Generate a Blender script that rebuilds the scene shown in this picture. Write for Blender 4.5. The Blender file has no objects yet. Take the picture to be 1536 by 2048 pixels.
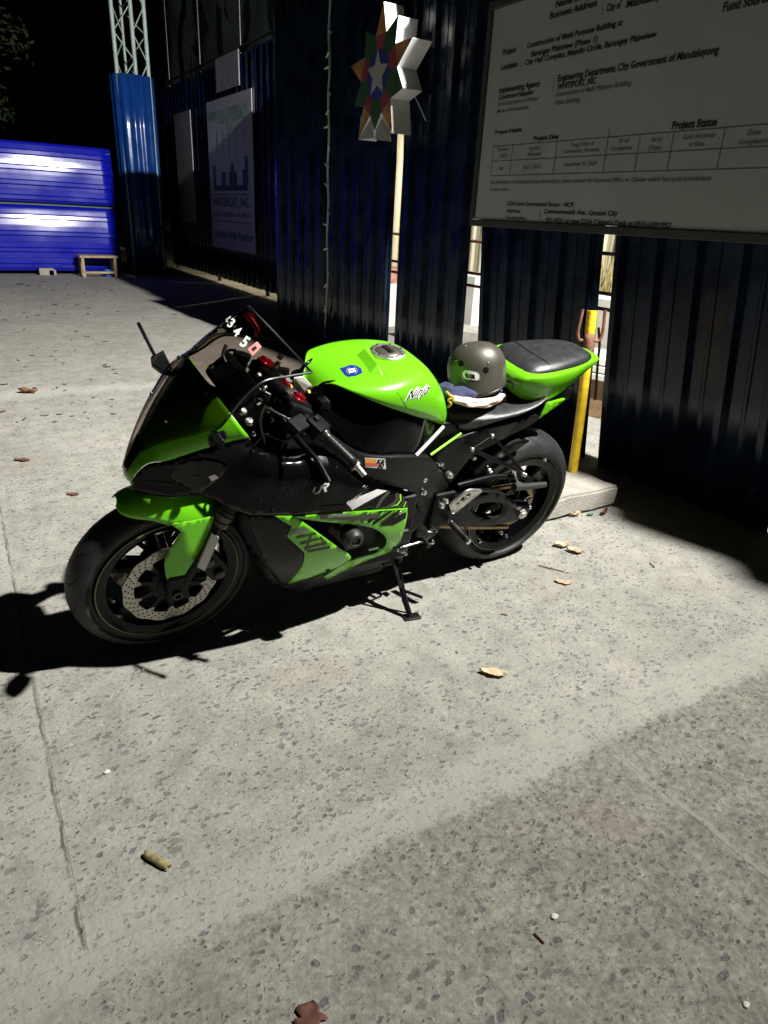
import bpy, bmesh, math, random
import numpy as np
from mathutils import Vector, Matrix
from mathutils.bvhtree import BVHTree
from mathutils.geometry import delaunay_2d_cdt
random.seed(4)
scene = bpy.context.scene
col = scene.collection

# ------------------------------------------------------------------ camera
FPX, CX, CY = 1350.0, 768.0, 1024.0          # focal length and centre in photo pixels (1536 x 2048)
CAM = np.array([0.0, 0.0, 1.383])
def _cam():
    v = np.array([-122.0, 384.0])             # vanishing point of the hoarding = world +Y
    d = np.array([v[0]-CX, v[1]-CY, FPX]); d /= np.linalg.norm(d)
    e = np.array([3000.0-CX, v[1]+0.053*(3000.0-v[0])-CY, FPX])
    n = np.cross(d, e); n /= np.linalg.norm(n)
    if n[1] > 0: n = -n
    return np.array([np.cross(d, n), d, n])
RM = _cam()
cam = bpy.data.cameras.new('camera'); camo = bpy.data.objects.new('camera', cam); col.objects.link(camo)
cam.sensor_fit = 'HORIZONTAL'; cam.sensor_width = 36.0; cam.lens = 36.0*FPX/1536.0
cam.clip_start = 0.05; cam.clip_end = 500.0
_r, _u, _b = RM@[1, 0, 0], RM@[0, -1, 0], RM@[0, 0, -1]
camo.matrix_world = Matrix([[_r[0], _u[0], _b[0], CAM[0]], [_r[1], _u[1], _b[1], CAM[1]], [_r[2], _u[2], _b[2], CAM[2]], [0, 0, 0, 1]])
scene.camera = camo
scene.render.resolution_x = 768; scene.render.resolution_y = 1024

# ------------------------------------------------------------------ night sky
world = bpy.data.worlds.new('World'); scene.world = world; world.use_nodes = True
wn = world.node_tree.nodes; wl = world.node_tree.links
sky = wn.new('ShaderNodeTexSky'); sky.sky_type = 'NISHITA'; sky.sun_disc = False
sky.sun_elevation = math.radians(-4.0); sky.sun_rotation = math.radians(100.0)
wl.new(sky.outputs[0], wn['Background'].inputs[0]); wn['Background'].inputs[1].default_value = 0.012

# ------------------------------------------------------------------ exposure
vs = scene.view_settings
vs.view_transform = 'Standard'; vs.look = 'None'; vs.exposure = 0.0; vs.gamma = 1.0; vs.use_curve_mapping = False

# the yard's floodlight, out of the frame above the hoarding (its housing is built further down)
LAMP = Vector((3.59, -0.60, 5.60)); LAMP_AIM = Vector((0.6, 15.0, 0.8)); LAMP_POWER = 10800.0; LAMP_EXP = 2.4

# ------------------------------------------------------------------ pixel helpers
def ray(px, py):
    d = RM@np.array([px-CX, py-CY, FPX]); return d/np.linalg.norm(d)
def gr(px, py, z=0.0):
    d = ray(px, py); p = CAM+(z-CAM[2])/d[2]*d; return Vector(p)
def onx(px, py, x):
    d = ray(px, py); p = CAM+(x-CAM[0])/d[0]*d; return Vector(p)
def ony(px, py, y):
    d = ray(px, py); p = CAM+(y-CAM[1])/d[1]*d; return Vector(p)
# motorcycle frame: x forward, y to its left, z up, leaning on its side stand
PSI, LEAN = math.radians(180.8), math.radians(13.5)
BM = Matrix.Rotation(PSI, 3, 'Z') @ Matrix.Rotation(-LEAN, 3, 'X')
BO = Vector((1.846, 2.09, 0.0026))
BW = Matrix.Translation(BO) @ BM.to_4x4()
BI = BW.inverted()
CAMB = BI @ Vector(CAM)
def rayb(px, py): return (BM.transposed() @ Vector(ray(px, py))).normalized()
def S(px, py, y):
    d = rayb(px, py); t = (y-CAMB.y)/d.y; return CAMB+d*t
def SP(lst): return [S(*a) for a in lst]

# ------------------------------------------------------------------ materials
MATS = {}
def mat(name, base, rough=0.5, metal=0.0, coat=0.0, var=0.0, vscale=8.0, bump=0.0, bscale=60.0, spec=0.5, trans=0.0, alpha=1.0, rvar=0.0, dust=0.0):
    if name in MATS: return MATS[name]
    m = bpy.data.materials.new(name); m.use_nodes = True
    nt = m.node_tree; n = nt.nodes; l = nt.links; p = n['Principled BSDF']
    p.inputs['Base Color'].default_value = (*base, 1); p.inputs['Roughness'].default_value = rough
    p.inputs['Metallic'].default_value = metal; p.inputs['Coat Weight'].default_value = coat
    p.inputs['Coat Roughness'].default_value = 0.05; p.inputs['Specular IOR Level'].default_value = spec
    p.inputs['Transmission Weight'].default_value = trans; p.inputs['Alpha'].default_value = alpha
    if var or rvar or bump or dust:
        tc = n.new('ShaderNodeTexCoord')
        nz = n.new('ShaderNodeTexNoise'); nz.inputs['Scale'].default_value = vscale; nz.inputs['Detail'].default_value = 6
        l.new(tc.outputs['Object'], nz.inputs['Vector'])
    if var or dust:
        cr = n.new('ShaderNodeValToRGB'); cr.color_ramp.elements[0].position = 0.3; cr.color_ramp.elements[1].position = 0.72
        cr.color_ramp.elements[0].color = (*[max(0, c*(1-var)) for c in base], 1)
        cr.color_ramp.elements[1].color = (*[min(1, c*(1+var)+dust) for c in base], 1)
        l.new(nz.outputs[0], cr.inputs[0]); l.new(cr.outputs[0], p.inputs['Base Color'])
    if rvar:
        mr = n.new('ShaderNodeMapRange'); mr.inputs[1].default_value = 0.3; mr.inputs[2].default_value = 0.7
        mr.inputs[3].default_value = max(0.02, rough-rvar); mr.inputs[4].default_value = rough+rvar
        l.new(nz.outputs[0], mr.inputs[0]); l.new(mr.outputs[0], p.inputs['Roughness'])
    if bump:
        n2 = n.new('ShaderNodeTexNoise'); n2.inputs['Scale'].default_value = bscale; n2.inputs['Detail'].default_value = 5
        l.new(tc.outputs['Object'], n2.inputs['Vector'])
        b = n.new('ShaderNodeBump'); b.inputs['Strength'].default_value = bump; b.inputs['Distance'].default_value = 0.01
        l.new(n2.outputs[0], b.inputs['Height']); l.new(b.outputs[0], p.inputs['Normal'])
    MATS[name] = m; return m

GREEN = mat('green paint', (0.145, 0.53, 0.010), 0.25, 0, 0.25, var=0.03, vscale=5, rvar=0.05, spec=0.35)
BLACKG = mat('gloss black paint', (0.002, 0.002, 0.0025), 0.14, 0, 0.0, rvar=0.05, vscale=9, spec=0.16)
BLACKM = mat('satin black', (0.004, 0.004, 0.0045), 0.38, 0, 0, var=0.3, vscale=20, rvar=0.1, spec=0.16)
FRAME = mat('black frame coat', (0.0075, 0.0075, 0.008), 0.44, 0.0, 0, var=0.25, vscale=14, rvar=0.08, spec=0.22)
RUBBER = mat('tyre rubber', (0.024, 0.024, 0.025), 0.5, 0, 0, var=0.35, vscale=14, bump=0.12, bscale=180, dust=0.003, spec=0.28)
GROOVE = mat('groove shade', (0.004, 0.004, 0.004), 0.8)
STEEL = mat('brushed steel', (0.36, 0.345, 0.30), 0.34, 1.0, 0, var=0.15, vscale=30, rvar=0.1)
ALU = mat('satin aluminium', (0.62, 0.6, 0.55), 0.38, 0.9, 0, var=0.12, vscale=25, rvar=0.1)
DARKMET = mat('dark metal', (0.05, 0.05, 0.05), 0.35, 0.8, 0, var=0.3, vscale=30, rvar=0.12)
LEATHER = mat('seat vinyl', (0.022, 0.023, 0.025), 0.36, 0, 0, var=0.2, vscale=30, bump=0.18, bscale=420, rvar=0.05, spec=0.7)
REDAN = mat('red anodised', (0.36, 0.01, 0.02), 0.25, 0.7, 0, var=0.1, vscale=40)
WHITED = mat('white sticker', (0.78, 0.78, 0.76), 0.4)
GREYD = mat('grey sticker', (0.065, 0.062, 0.05), 0.35, spec=0.2)
GREYL = mat('light grey sticker', (0.22, 0.24, 0.22), 0.3, spec=0.2)
DARKD = mat('dark sticker', (0.005, 0.005, 0.0055), 0.35, spec=0.12)
LIME = mat('lime sticker', (0.3, 0.85, 0.03), 0.3, 0, 0.4)
REDD = mat('red sticker', (0.8, 0.10, 0.07), 0.4)
ORANGED = mat('orange sticker', (0.85, 0.42, 0.09), 0.4)
NAVYD = mat('navy sticker', (0.01, 0.03, 0.24), 0.35)
BLACKD = mat('black print', (0.004, 0.004, 0.004), 0.5, spec=0.15)
LENS = mat('headlight lens', (0.004, 0.004, 0.0045), 0.08, 0, 0.0, var=0.4, vscale=18, spec=0.3)
CHROME = mat('chrome', (0.8, 0.8, 0.8), 0.12, 1.0)
BRASS = mat('brass fitting', (0.55, 0.36, 0.1), 0.35, 0.9)
PINKP = mat('pink number', (0.75, 0.22, 0.2), 0.4)
HOSE = mat('rubber hose', (0.01, 0.01, 0.01), 0.35)
# smoked windscreen: real tinted glass
def smoke():
    m = bpy.data.materials.new('smoked acrylic'); m.use_nodes = True
    nt = m.node_tree; n = nt.nodes; l = nt.links
    out = n['Material Output']; n.remove(n['Principled BSDF'])
    t = n.new('ShaderNodeBsdfTransparent'); t.inputs[0].default_value = (0.40, 0.35, 0.315, 1)
    g = n.new('ShaderNodeBsdfGlossy'); g.inputs['Roughness'].default_value = 0.06; g.inputs[0].default_value = (0.3, 0.3, 0.3, 1)
    f = n.new('ShaderNodeFresnel'); f.inputs[0].default_value = 1.14
    mx = n.new('ShaderNodeMixShader'); l.new(f.outputs[0], mx.inputs[0]); l.new(t.outputs[0], mx.inputs[1]); l.new(g.outputs[0], mx.inputs[2])
    l.new(mx.outputs[0], out.inputs[0]); return m
SMOKE = smoke()
HOARD = mat('navy sheet paint', (0.0052, 0.0125, 0.028), 0.26, 0.0, 0.0, var=0.5, vscale=5, rvar=0.12, spec=0.35)
BLUE = mat('blue sheet paint', (0.005, 0.009, 0.36), 0.2, 0.0, 0.3, spec=0.5, var=0.06, vscale=3, rvar=0.03)
WRAP = mat('blue column sheet', (0.005, 0.038, 0.19), 0.22, 0.0, 0.3, var=0.15, vscale=4, rvar=0.08)
CREAM = mat('cream sheet', (0.62, 0.58, 0.42), 0.5, 0, 0, var=0.12, vscale=2)
BOARD = mat('tarpaulin print', (0.35, 0.365, 0.36), 0.6, 0, 0, spec=0.25, var=0.06, vscale=3)
BOARDF = mat('board frame', (0.03, 0.035, 0.03), 0.6, var=0.3, vscale=6)
CONC = mat('block concrete', (0.36, 0.34, 0.30), 0.9, var=0.22, vscale=9, bump=0.5, bscale=70)
YELLOW = mat('yellow post paint', (0.78, 0.52, 0.02), 0.5, var=0.25, vscale=22, bump=0.35, bscale=50)
RUST = mat('rusty steel', (0.20, 0.09, 0.055), 0.75, 0.2, var=0.4, vscale=40)
TRUSS = mat('pale green truss paint', (0.33, 0.42, 0.38), 0.45, var=0.2, vscale=6)
WOOD = mat('weathered wood', (0.30, 0.19, 0.10), 0.75, var=0.35, vscale=18)
NET = mat('green debris net', (0.012, 0.026, 0.016), 0.85, var=0.8, vscale=1.3)
LEAFS = [mat('dry leaf tan', (0.48, 0.35, 0.24), 0.7, var=0.25, vscale=30), mat('dry leaf brown', (0.16, 0.07, 0.035), 0.7, var=0.3, vscale=30),
         mat('dry leaf red', (0.15, 0.06, 0.045), 0.7, var=0.3, vscale=30), mat('green leaf', (0.03, 0.14, 0.06), 0.6), mat('pale leaf', (0.62, 0.47, 0.30), 0.7, var=0.15, vscale=30)]
LITTER = mat('dark litter', (0.075, 0.06, 0.045), 0.8, var=0.3, vscale=20)

# ------------------------------------------------------------------ mesh helpers
def mk(name, verts, faces, m=None, parent=None, smooth=True, thick=0.0, off=-1.0, bev=0.0, auto=None):
    me = bpy.data.meshes.new(name); me.from_pydata([tuple(v) for v in verts], [], faces); me.update()
    if m is not None: me.materials.append(m)
    bm = bmesh.new(); bm.from_mesh(me)
    bmesh.ops.remove_doubles(bm, verts=bm.verts, dist=1e-6)
    if thick == 0.0: bmesh.ops.recalc_face_normals(bm, faces=bm.faces)
    bm.to_mesh(me); bm.free()
    if smooth:
        me.polygons.foreach_set('use_smooth', [True]*len(me.polygons))
        if auto is not None: me.set_sharp_from_angle(angle=math.radians(auto))
    o = bpy.data.objects.new(name, me); col.objects.link(o)
    if parent: o.parent = parent
    if thick:
        s = o.modifiers.new('thickness', 'SOLIDIFY'); s.thickness = thick; s.offset = off
    if bev:
        b = o.modifiers.new('bevel', 'BEVEL'); b.width = bev; b.segments = 2; b.limit_method = 'ANGLE'
    return o
def empty(name, loc=(0, 0, 0), label=None, cat=None, group=None):
    o = bpy.data.objects.new(name, None); col.objects.link(o); o.location = loc; o.empty_display_size = 0.1
    return tag(o, label, cat, group)
def tag(o, label=None, cat=None, group=None, kind=None):
    if label: o['label'] = label
    if cat: o['category'] = cat
    if group: o['group'] = group
    if kind: o['kind'] = kind
    return o
def cr(P, n=6, closed=False):
    """Catmull-Rom through P; a 4th truthy entry marks a corner"""
    P = [Vector(p) for p in P]; k = len(P); out = []
    rng = range(k) if closed else range(k-1)
    for i in rng:
        p1, p2 = P[i], P[(i+1) % k]
        p0 = P[i-1] if (closed or i > 0) else p1*2-p2
        p3 = P[(i+2) % k] if (closed or i+2 < k) else p2*2-p1
        for j in range(n):
            t = j/n
            out.append(0.5*((2*p1)+(p2-p0)*t+(2*p0-5*p1+4*p2-p3)*t*t+(3*p1-p0-3*p2+p3)*t**3))
    if not closed: out.append(P[-1].copy())
    return out
def resample(P, m):
    d = [0.0]
    for a, b in zip(P, P[1:]): d.append(d[-1]+(b-a).length)
    out = []
    for i in range(m):
        t = d[-1]*i/(m-1); j = 0
        while j < len(d)-2 and d[j+1] < t: j += 1
        u = (t-d[j])/max(1e-9, d[j+1]-d[j]); out.append(P[j].lerp(P[j+1], u))
    return out
def grid_faces(nr, nc, closed_c=False, closed_r=False):
    F = []
    for i in range(nr if closed_r else nr-1):
        for j in range(nc if closed_c else nc-1):
            a = i*nc+j; b = i*nc+(j+1) % nc; i2 = (i+1) % nr
            F.append((a, b, i2*nc+(j+1) % nc, i2*nc+j))
    return F
def shellpts(C, E, rows=26, half=12, p=2.3, s0=0.0, s1=1.0, v0=0.0, v1=1.0, out=0.0, both=True, sway=0.0):
    """surface between a centre line C (y = 0) and a left edge curve E, mirrored to the right"""
    Cs = resample(cr(C, 8), 60); Es = resample(cr(E, 8), 60)
    V = []
    ss = [s0+(s1-s0)*i/half for i in range(half+1)]
    if both: ss = [-s for s in ss[:0:-1]]+ss
    for r in range(rows):
        v = (v0+(v1-v0)*r/(rows-1))*59; i = min(58, int(v)); u = v-i
        c = Cs[i].lerp(Cs[i+1], u); e = Es[i].lerp(Es[i+1], u)
        for s in ss:
            a = abs(s)*math.pi/2; f = math.sin(a)**(2/p) if a > 0 else 0; w = 1-math.cos(a)**(2/p) if a < math.pi/2-1e-6 else 1
            sg = 1 if s >= 0 else -1
            V.append(Vector((c.x+(e.x-c.x)*w, sg*e.y*f, c.z+(e.z-c.z)*w)))
    nc = len(ss)
    if out:
        W = []
        for r in range(rows):
            for j in range(nc):
                a = V[min(rows-1, r+1)*nc+j]-V[max(0, r-1)*nc+j]; b = V[r*nc+min(nc-1, j+1)]-V[r*nc+max(0, j-1)]
                nn = a.cross(b); nn.normalize(); W.append(nn)
        ctr = sum(V, Vector())/len(V)
        sgn = 1 if sum((V[i]-ctr).dot(W[i]) for i in range(len(V))) > 0 else -1
        V = [V[i]+W[i]*out*sgn for i in range(len(V))]
    return V, grid_faces(rows, nc), rows, nc
def orient(V, F, ctr):
    """flip the sheet so its normals point away from ctr"""
    tot = 0
    for f in F:
        a, b, c = V[f[0]], V[f[1]], V[f[2]]; n = (b-a).cross(c-a); tot += n.dot(a-ctr)
    return F if tot > 0 else [tuple(reversed(f)) for f in F]
def shell(name, C, E, m, parent, thick=0.004, ctr=None, **k):
    V, F, r, c = shellpts(C, E, **k)
    ctr = Vector(ctr) if ctr else sum(V, Vector())/len(V)+Vector((0, 0, -0.1))
    return mk(name, V, orient(V, F, ctr), m, parent, True, thick)
def tube(P, rad, n=10, cap=True):
    P = [Vector(p) for p in P]; V = []; F = []
    up = Vector((0.13, 0.31, 0.94))
    for i, p in enumerate(P):
        t = (P[min(i+1, len(P)-1)]-P[max(i-1, 0)]).normalized()
        if abs(t.dot(up)) > 0.95: up = Vector((1, 0.1, 0))
        a = t.cross(up).normalized(); b = t.cross(a); up = -b if b.dot(up) < 0 else b
        r = rad(i/(max(1, len(P)-1))) if callable(rad) else rad
        for j in range(n):
            q = 2*math.pi*j/n; V.append(p+a*math.cos(q)*r+b*math.sin(q)*r)
    F = grid_faces(len(P), n, True)
    if cap: F += [tuple(range(n-1, -1, -1)), tuple(range((len(P)-1)*n, len(P)*n))]
    return V, F
def rod(name, P, rad, m, parent=None, n=10, smooth_path=False, auto=50):
    if smooth_path: P = cr(P, 8)
    V, F = tube(P, rad, n); return mk(name, V, F, m, parent, True, auto=auto)
def join(*vf):
    V = []; F = []
    for v, f in vf:
        k = len(V); V += list(v); F += [tuple(i+k for i in q) for q in f]
    return V, F
def boxvf(lo, hi, M=None):
    x0, y0, z0 = lo; x1, y1, z1 = hi
    V = [Vector(p) for p in ((x0, y0, z0), (x1, y0, z0), (x1, y1, z0), (x0, y1, z0), (x0, y0, z1), (x1, y0, z1), (x1, y1, z1), (x0, y1, z1))]
    if M is not None: V = [M@v for v in V]
    return V, [(3, 2, 1, 0), (4, 5, 6, 7), (0, 1, 5, 4), (1, 2, 6, 5), (2, 3, 7, 6), (3, 0, 4, 7)]
def box(name, lo, hi, m, parent=None, bev=0.004, M=None):
    V, F = boxvf(lo, hi, M); return mk(name, V, F, m, parent, False, bev=bev)
def lathe(prof, axis0, axis1, n=32):
    """prof: list of (distance along axis, radius)"""
    a0 = Vector(axis0); d = (Vector(axis1)-a0).normalized()
    u = d.orthogonal().normalized(); w = d.cross(u); V = []
    for t, r in prof:
        for j in range(n):
            q = 2*math.pi*j/n; V.append(a0+d*t+(u*math.cos(q)+w*math.sin(q))*r)
    F = grid_faces(len(prof), n, True)
    return V, F+[tuple(range(n-1, -1, -1)), tuple(range((len(prof)-1)*n, len(prof)*n))]
def inside(p, poly):
    c = False; n = len(poly)
    for i in range(n):
        a, b = poly[i], poly[i-1]
        if (a[1] > p[1]) != (b[1] > p[1]) and p[0] < (b[0]-a[0])*(p[1]-a[1])/(b[1]-a[1])+a[0]: c = not c
    return c
def fill2d(outline, step, holes=()):
    """triangulate a 2-D outline with inner grid points; returns points, triangles"""
    P = [Vector((p[0], p[1])) for p in outline]; E = [(i, (i+1) % len(P)) for i in range(len(P))]
    for h in holes:
        k = len(P); P += [Vector((p[0], p[1])) for p in h]; E += [(k+i, k+(i+1) % len(h)) for i in range(len(h))]
    xs = [p.x for p in P]; ys = [p.y for p in P]; ol = [(p[0], p[1]) for p in outline]
    y = min(ys)+step*0.5; row = 0
    nb = len(P)
    while y < max(ys):
        x = min(xs)+step*(0.5 if row % 2 else 0.25)
        while x < max(xs):
            if inside((x, y), ol) and all((P[i]-Vector((x, y))).length > step*0.4 for i in range(nb)) : P.append(Vector((x, y)))
            x += step
        y += step*0.866; row += 1
    r = delaunay_2d_cdt(P, E, [], 0, 1e-7)
    V, F = r[0], r[2]; T = []
    for f in F:
        c = (V[f[0]]+V[f[1]]+V[f[2]])/3
        if inside(c, ol) and not any(inside(c, h) for h in holes): T.append(tuple(f))
    return V, T
def smooth_outline(P, n=3):
    """closed outline; 3rd entry True marks corners that stay sharp"""
    out = []; k = len(P)
    for i in range(k):
        a, b = P[i], P[(i+1) % k]
        p1, p2 = Vector(a[:2]), Vector(b[:2])
        p0 = Vector(P[i-1][:2]) if len(a) < 3 else p1; p3 = Vector(P[(i+2) % k][:2]) if len(b) < 3 else p2
        for j in range(n):
            t = j/n; out.append(0.5*((2*p1)+(p2-p0)*t+(2*p0-5*p1+4*p2-p3)*t*t+(3*p1-p0-3*p2+p3)*t**3))
    return out
def rbf(pts):
    P = np.array([p[:2] for p in pts]); y = np.array([p[2] for p in pts]); n = len(P)
    def k(r): return np.where(r > 1e-9, r*r*np.log(np.maximum(r, 1e-9)), 0.0)
    A = np.zeros((n+3, n+3)); A[:n, :n] = k(np.linalg.norm(P[:, None]-P[None], axis=2))+np.eye(n)*2e-4
    A[:n, n] = 1; A[:n, n+1:] = P; A[n, :n] = 1; A[n+1:, :n] = P.T
    w = np.linalg.solve(A, np.concatenate([y, [0, 0, 0]]))
    def f(x, z): return float((w[:n]*k(np.hypot(P[:, 0]-x, P[:, 1]-z))).sum()+w[n]+w[n+1]*x+w[n+2]*z)
    return f
def on_surface(px, py, yf):
    y = 0.2
    for _ in range(14):
        q = S(px, py, y); y = 0.5*y+0.5*max(0.0, min(0.4, yf(q.x, q.z)))
    return S(px, py, y)
def panel(name, outline, yf, m, parent, thick=0.006, step=0.02, pix=True, holes=(), n=3, mirror=False, auto=None):
    O = smooth_outline(outline, n)
    if pix: O = [on_surface(p.x, p.y, yf) for p in O]; O = [Vector((q.x, q.z)) for q in O]
    Hs = []
    for h in holes:
        h = smooth_outline(h, n)
        if pix: h = [on_surface(p.x, p.y, yf) for p in h]; h = [Vector((q.x, q.z)) for q in h]
        Hs.append(h)
    V, T = fill2d(O, step, Hs)
    W = [Vector((v.x, yf(v.x, v.y), v.y)) for v in V]
    F = orient(W, T, sum(W, Vector())/len(W)+Vector((0, -1, 0)))
    o = mk(name, W, F, m, parent, True, thick)
    if mirror:
        W2 = [Vector((v.x, -v.y, v.z)) for v in W]; mk(name, W2, [tuple(reversed(f)) for f in F], m, parent, True, thick)
    return o
def bvh_of(objs):
    V = []; F = []
    for o in objs:
        k = len(V); V += [v.co.copy() for v in o.data.vertices]; F += [tuple(i+k for i in p.vertices) for p in o.data.polygons]
    return BVHTree.FromPolygons(V, F)
def decal(name, px_outline, bvh, m, parent, lift=0.0014, step=6.0, n=1, pts=None, tris=None):
    """flat print laid on a surface of the motorcycle"""
    if pts is None:
        O = smooth_outline(px_outline, n); pts, tris = fill2d(O, step)
    V = []; ok = []
    for p in pts:
        h = bvh.ray_cast(CAMB, rayb(p[0], p[1]))
        if h[0] is None: V.append(Vector()); ok.append(False); continue
        nn = h[1] if h[1].dot(CAMB-h[0]) > 0 else -h[1]
        V.append(h[0]+nn*lift); ok.append(True)
    F = [t for t in tris if all(ok[i] for i in t)]
    used = sorted({i for t in F for i in t}); mp = {u: i for i, u in enumerate(used)}
    if not F: return None
    return mk(name, [V[u] for u in used], [tuple(mp[i] for i in t) for t in F], m, parent, False)
def stroke(name, line, w, bvh, m, parent, lift=0.0014, **k):
    L = [Vector(p) for p in line]; a = []; b = []
    for i, p in enumerate(L):
        t = (L[min(i+1, len(L)-1)]-L[max(0, i-1)]).normalized(); nn = Vector((-t.y, t.x))*w/2
        a.append(p+nn); b.append(p-nn)
    return decal(name, [tuple(p) for p in a+b[::-1]], bvh, m, parent, lift, **k)
_tc = {}
def text2d(s, shear=0.0, bold=0.0):
    key = (s, shear, bold)
    if key in _tc: return _tc[key]
    c = bpy.data.curves.new('t', 'FONT'); c.body = s; c.size = 1.0; c.shear = shear; c.offset = bold; c.resolution_u = 3
    o = bpy.data.objects.new('t', c); col.objects.link(o)
    me = bpy.data.meshes.new_from_object(o)
    V = [v.co.xy for v in me.vertices]; F = [tuple(p.vertices) for p in me.polygons]
    bpy.data.objects.remove(o); bpy.data.curves.remove(c); bpy.data.meshes.remove(me)
    _tc[key] = (V, F); return V, F
def subdiv2(V, F):
    return V, F

# ================================================================== GROUND
def concrete():
    m = bpy.data.materials.new('worn concrete'); m.use_nodes = True
    nt = m.node_tree; n = nt.nodes; l = nt.links; p = n['Principled BSDF']
    geo = n.new('ShaderNodeNewGeometry')
    def noise(scale, detail=6, rough=0.55):
        q = n.new('ShaderNodeTexNoise'); q.inputs['Scale'].default_value = scale; q.inputs['Detail'].default_value = detail; q.inputs['Roughness'].default_value = rough
        l.new(geo.outputs['Position'], q.inputs['Vector']); return q
    def ramp(src, stops):
        r = n.new('ShaderNodeValToRGB'); e = r.color_ramp.elements
        while len(e) < len(stops): e.new(0.5)
        for k, (pos, c) in enumerate(stops): e[k].position = pos; e[k].color = (*c, 1)
        l.new(src, r.inputs[0]); return r
    def mix(fac, a, b, mode='MIX'):
        q = n.new('ShaderNodeMix'); q.data_type = 'RGBA'; q.blend_type = mode
        if isinstance(fac, float): q.inputs[0].default_value = fac
        else: l.new(fac, q.inputs[0])
        for s, k in ((a, 6), (b, 7)):
            if isinstance(s, tuple): q.inputs[k].default_value = (*s, 1)
            else: l.new(s, q.inputs[k])
        return q.outputs[2]
    def math_(op, a, b=None, c=None):
        q = n.new('ShaderNodeMath'); q.operation = op
        for k, s in enumerate((a, b, c)):
            if s is None: continue
            if isinstance(s, (int, float)): q.inputs[k].default_value = s
            else: l.new(s, q.inputs[k])
        return q.outputs[0]
    big = ramp(noise(1.3, 5).outputs[0], [(0.3, (0.30, 0.295, 0.26)), (0.7, (0.40, 0.385, 0.345))])
    mid = ramp(noise(9, 8, 0.65).outputs[0], [(0.30, (0.72, 0.73, 0.72)), (0.5, (0.95, 0.95, 0.95)), (0.68, (1.12, 1.11, 1.09))])
    base = mix(1.0, big.outputs[0], mid.outputs[0], 'MULTIPLY')
    fine = ramp(noise(90, 4, 0.6).outputs[0], [(0.3, (0.82, 0.82, 0.82)), (0.7, (1.14, 1.14, 1.14))])
    base = mix(1.0, base, fine.outputs[0], 'MULTIPLY')
    # exposed aggregate: angular stones of three sizes in the worn surface
    warp = noise(38, 5); wv = n.new('ShaderNodeVectorMath'); wv.operation = 'SCALE'; wv.inputs[3].default_value = 0.030
    l.new(warp.outputs['Color'], wv.inputs[0]); wa = n.new('ShaderNodeVectorMath'); wa.operation = 'ADD'
    l.new(geo.outputs['Position'], wa.inputs[0]); l.new(wv.outputs[0], wa.inputs[1])
    patch = noise(2.1, 4)
    bumps = []
    for sc, th, amt, dens, rot in ((36, 0.40, 0.78, 0.42, 0.6), (62, 0.40, 0.78, 0.46, 1.1), (22, 0.36, 0.68, 0.20, 0.2), (115, 0.42, 0.65, 0.45, 0.9)):
        mp = n.new('ShaderNodeMapping'); mp.inputs['Rotation'].default_value = (0, 0, rot); mp.inputs['Scale'].default_value = (1.0, 1.7, 1.0)
        l.new(wa.outputs[0], mp.inputs[0])
        v = n.new('ShaderNodeTexVoronoi'); v.inputs['Scale'].default_value = sc; v.inputs['Randomness'].default_value = 1.0; l.new(mp.outputs[0], v.inputs['Vector'])
        sep = n.new('ShaderNodeSeparateColor'); l.new(v.outputs['Color'], sep.inputs[0])
        pick = math_('LESS_THAN', sep.outputs[0], math_('MULTIPLY', ramp(patch.outputs[0], [(0.35, (0.35,)*3), (0.62, (1,)*3)]).outputs[0], dens*1.3))
        size = math_('MULTIPLY_ADD', sep.outputs[1], th*0.8, th*0.45)
        ed = n.new('ShaderNodeMapRange'); ed.interpolation_type = 'SMOOTHSTEP'; l.new(v.outputs['Distance'], ed.inputs[0])
        l.new(math_('SUBTRACT', size, 0.15), ed.inputs[1]); l.new(size, ed.inputs[2]); ed.inputs[3].default_value = 1; ed.inputs[4].default_value = 0
        msk = math_('MULTIPLY', math_('MULTIPLY', ed.outputs[0], pick), amt)
        stone = ramp(sep.outputs[2], [(0.0, (0.085, 0.09, 0.085)), (0.45, (0.17, 0.17, 0.155)), (0.62, (0.12, 0.13, 0.16)), (0.8, (0.26, 0.25, 0.22)), (1.0, (0.50, 0.48, 0.43))])
        base = mix(msk, base, stone.outputs[0]); bumps.append(msk)
    # smoother cement along the cross joint at y = 1.03 and a dusty strip along the joint at x = 0
    sx = n.new('ShaderNodeSeparateXYZ'); l.new(geo.outputs['Position'], sx.inputs[0])
    wob = math_('MULTIPLY_ADD', noise(4, 5).outputs[0], 0.20, -0.10)
    dy = math_('ABSOLUTE', math_('SUBTRACT', math_('ADD', sx.outputs[1], wob), 1.02))
    strip = n.new('ShaderNodeMapRange'); strip.interpolation_type = 'SMOOTHSTEP'; l.new(dy, strip.inputs[0]); strip.inputs[1].default_value = 0.055; strip.inputs[2].default_value = 0.10; strip.inputs[3].default_value = 0.5; strip.inputs[4].default_value = 0
    base = mix(strip.outputs[0], base, (0.40, 0.395, 0.35))
    dx = math_('ABSOLUTE', math_('ADD', sx.outputs[0], math_('MULTIPLY_ADD', noise(5, 4).outputs[0], 0.06, 0.0)))
    st2 = n.new('ShaderNodeMapRange'); l.new(dx, st2.inputs[0]); st2.inputs[1].default_value = 0.01; st2.inputs[2].default_value = 0.05; st2.inputs[3].default_value = 0.55; st2.inputs[4].default_value = 0
    base = mix(st2.outputs[0], base, (0.40, 0.385, 0.35))
    dy5 = math_('ABSOLUTE', math_('SUBTRACT', math_('ADD', sx.outputs[1], math_('MULTIPLY_ADD', noise(3, 4).outputs[0], 0.3, -0.15)), 5.75))
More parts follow.
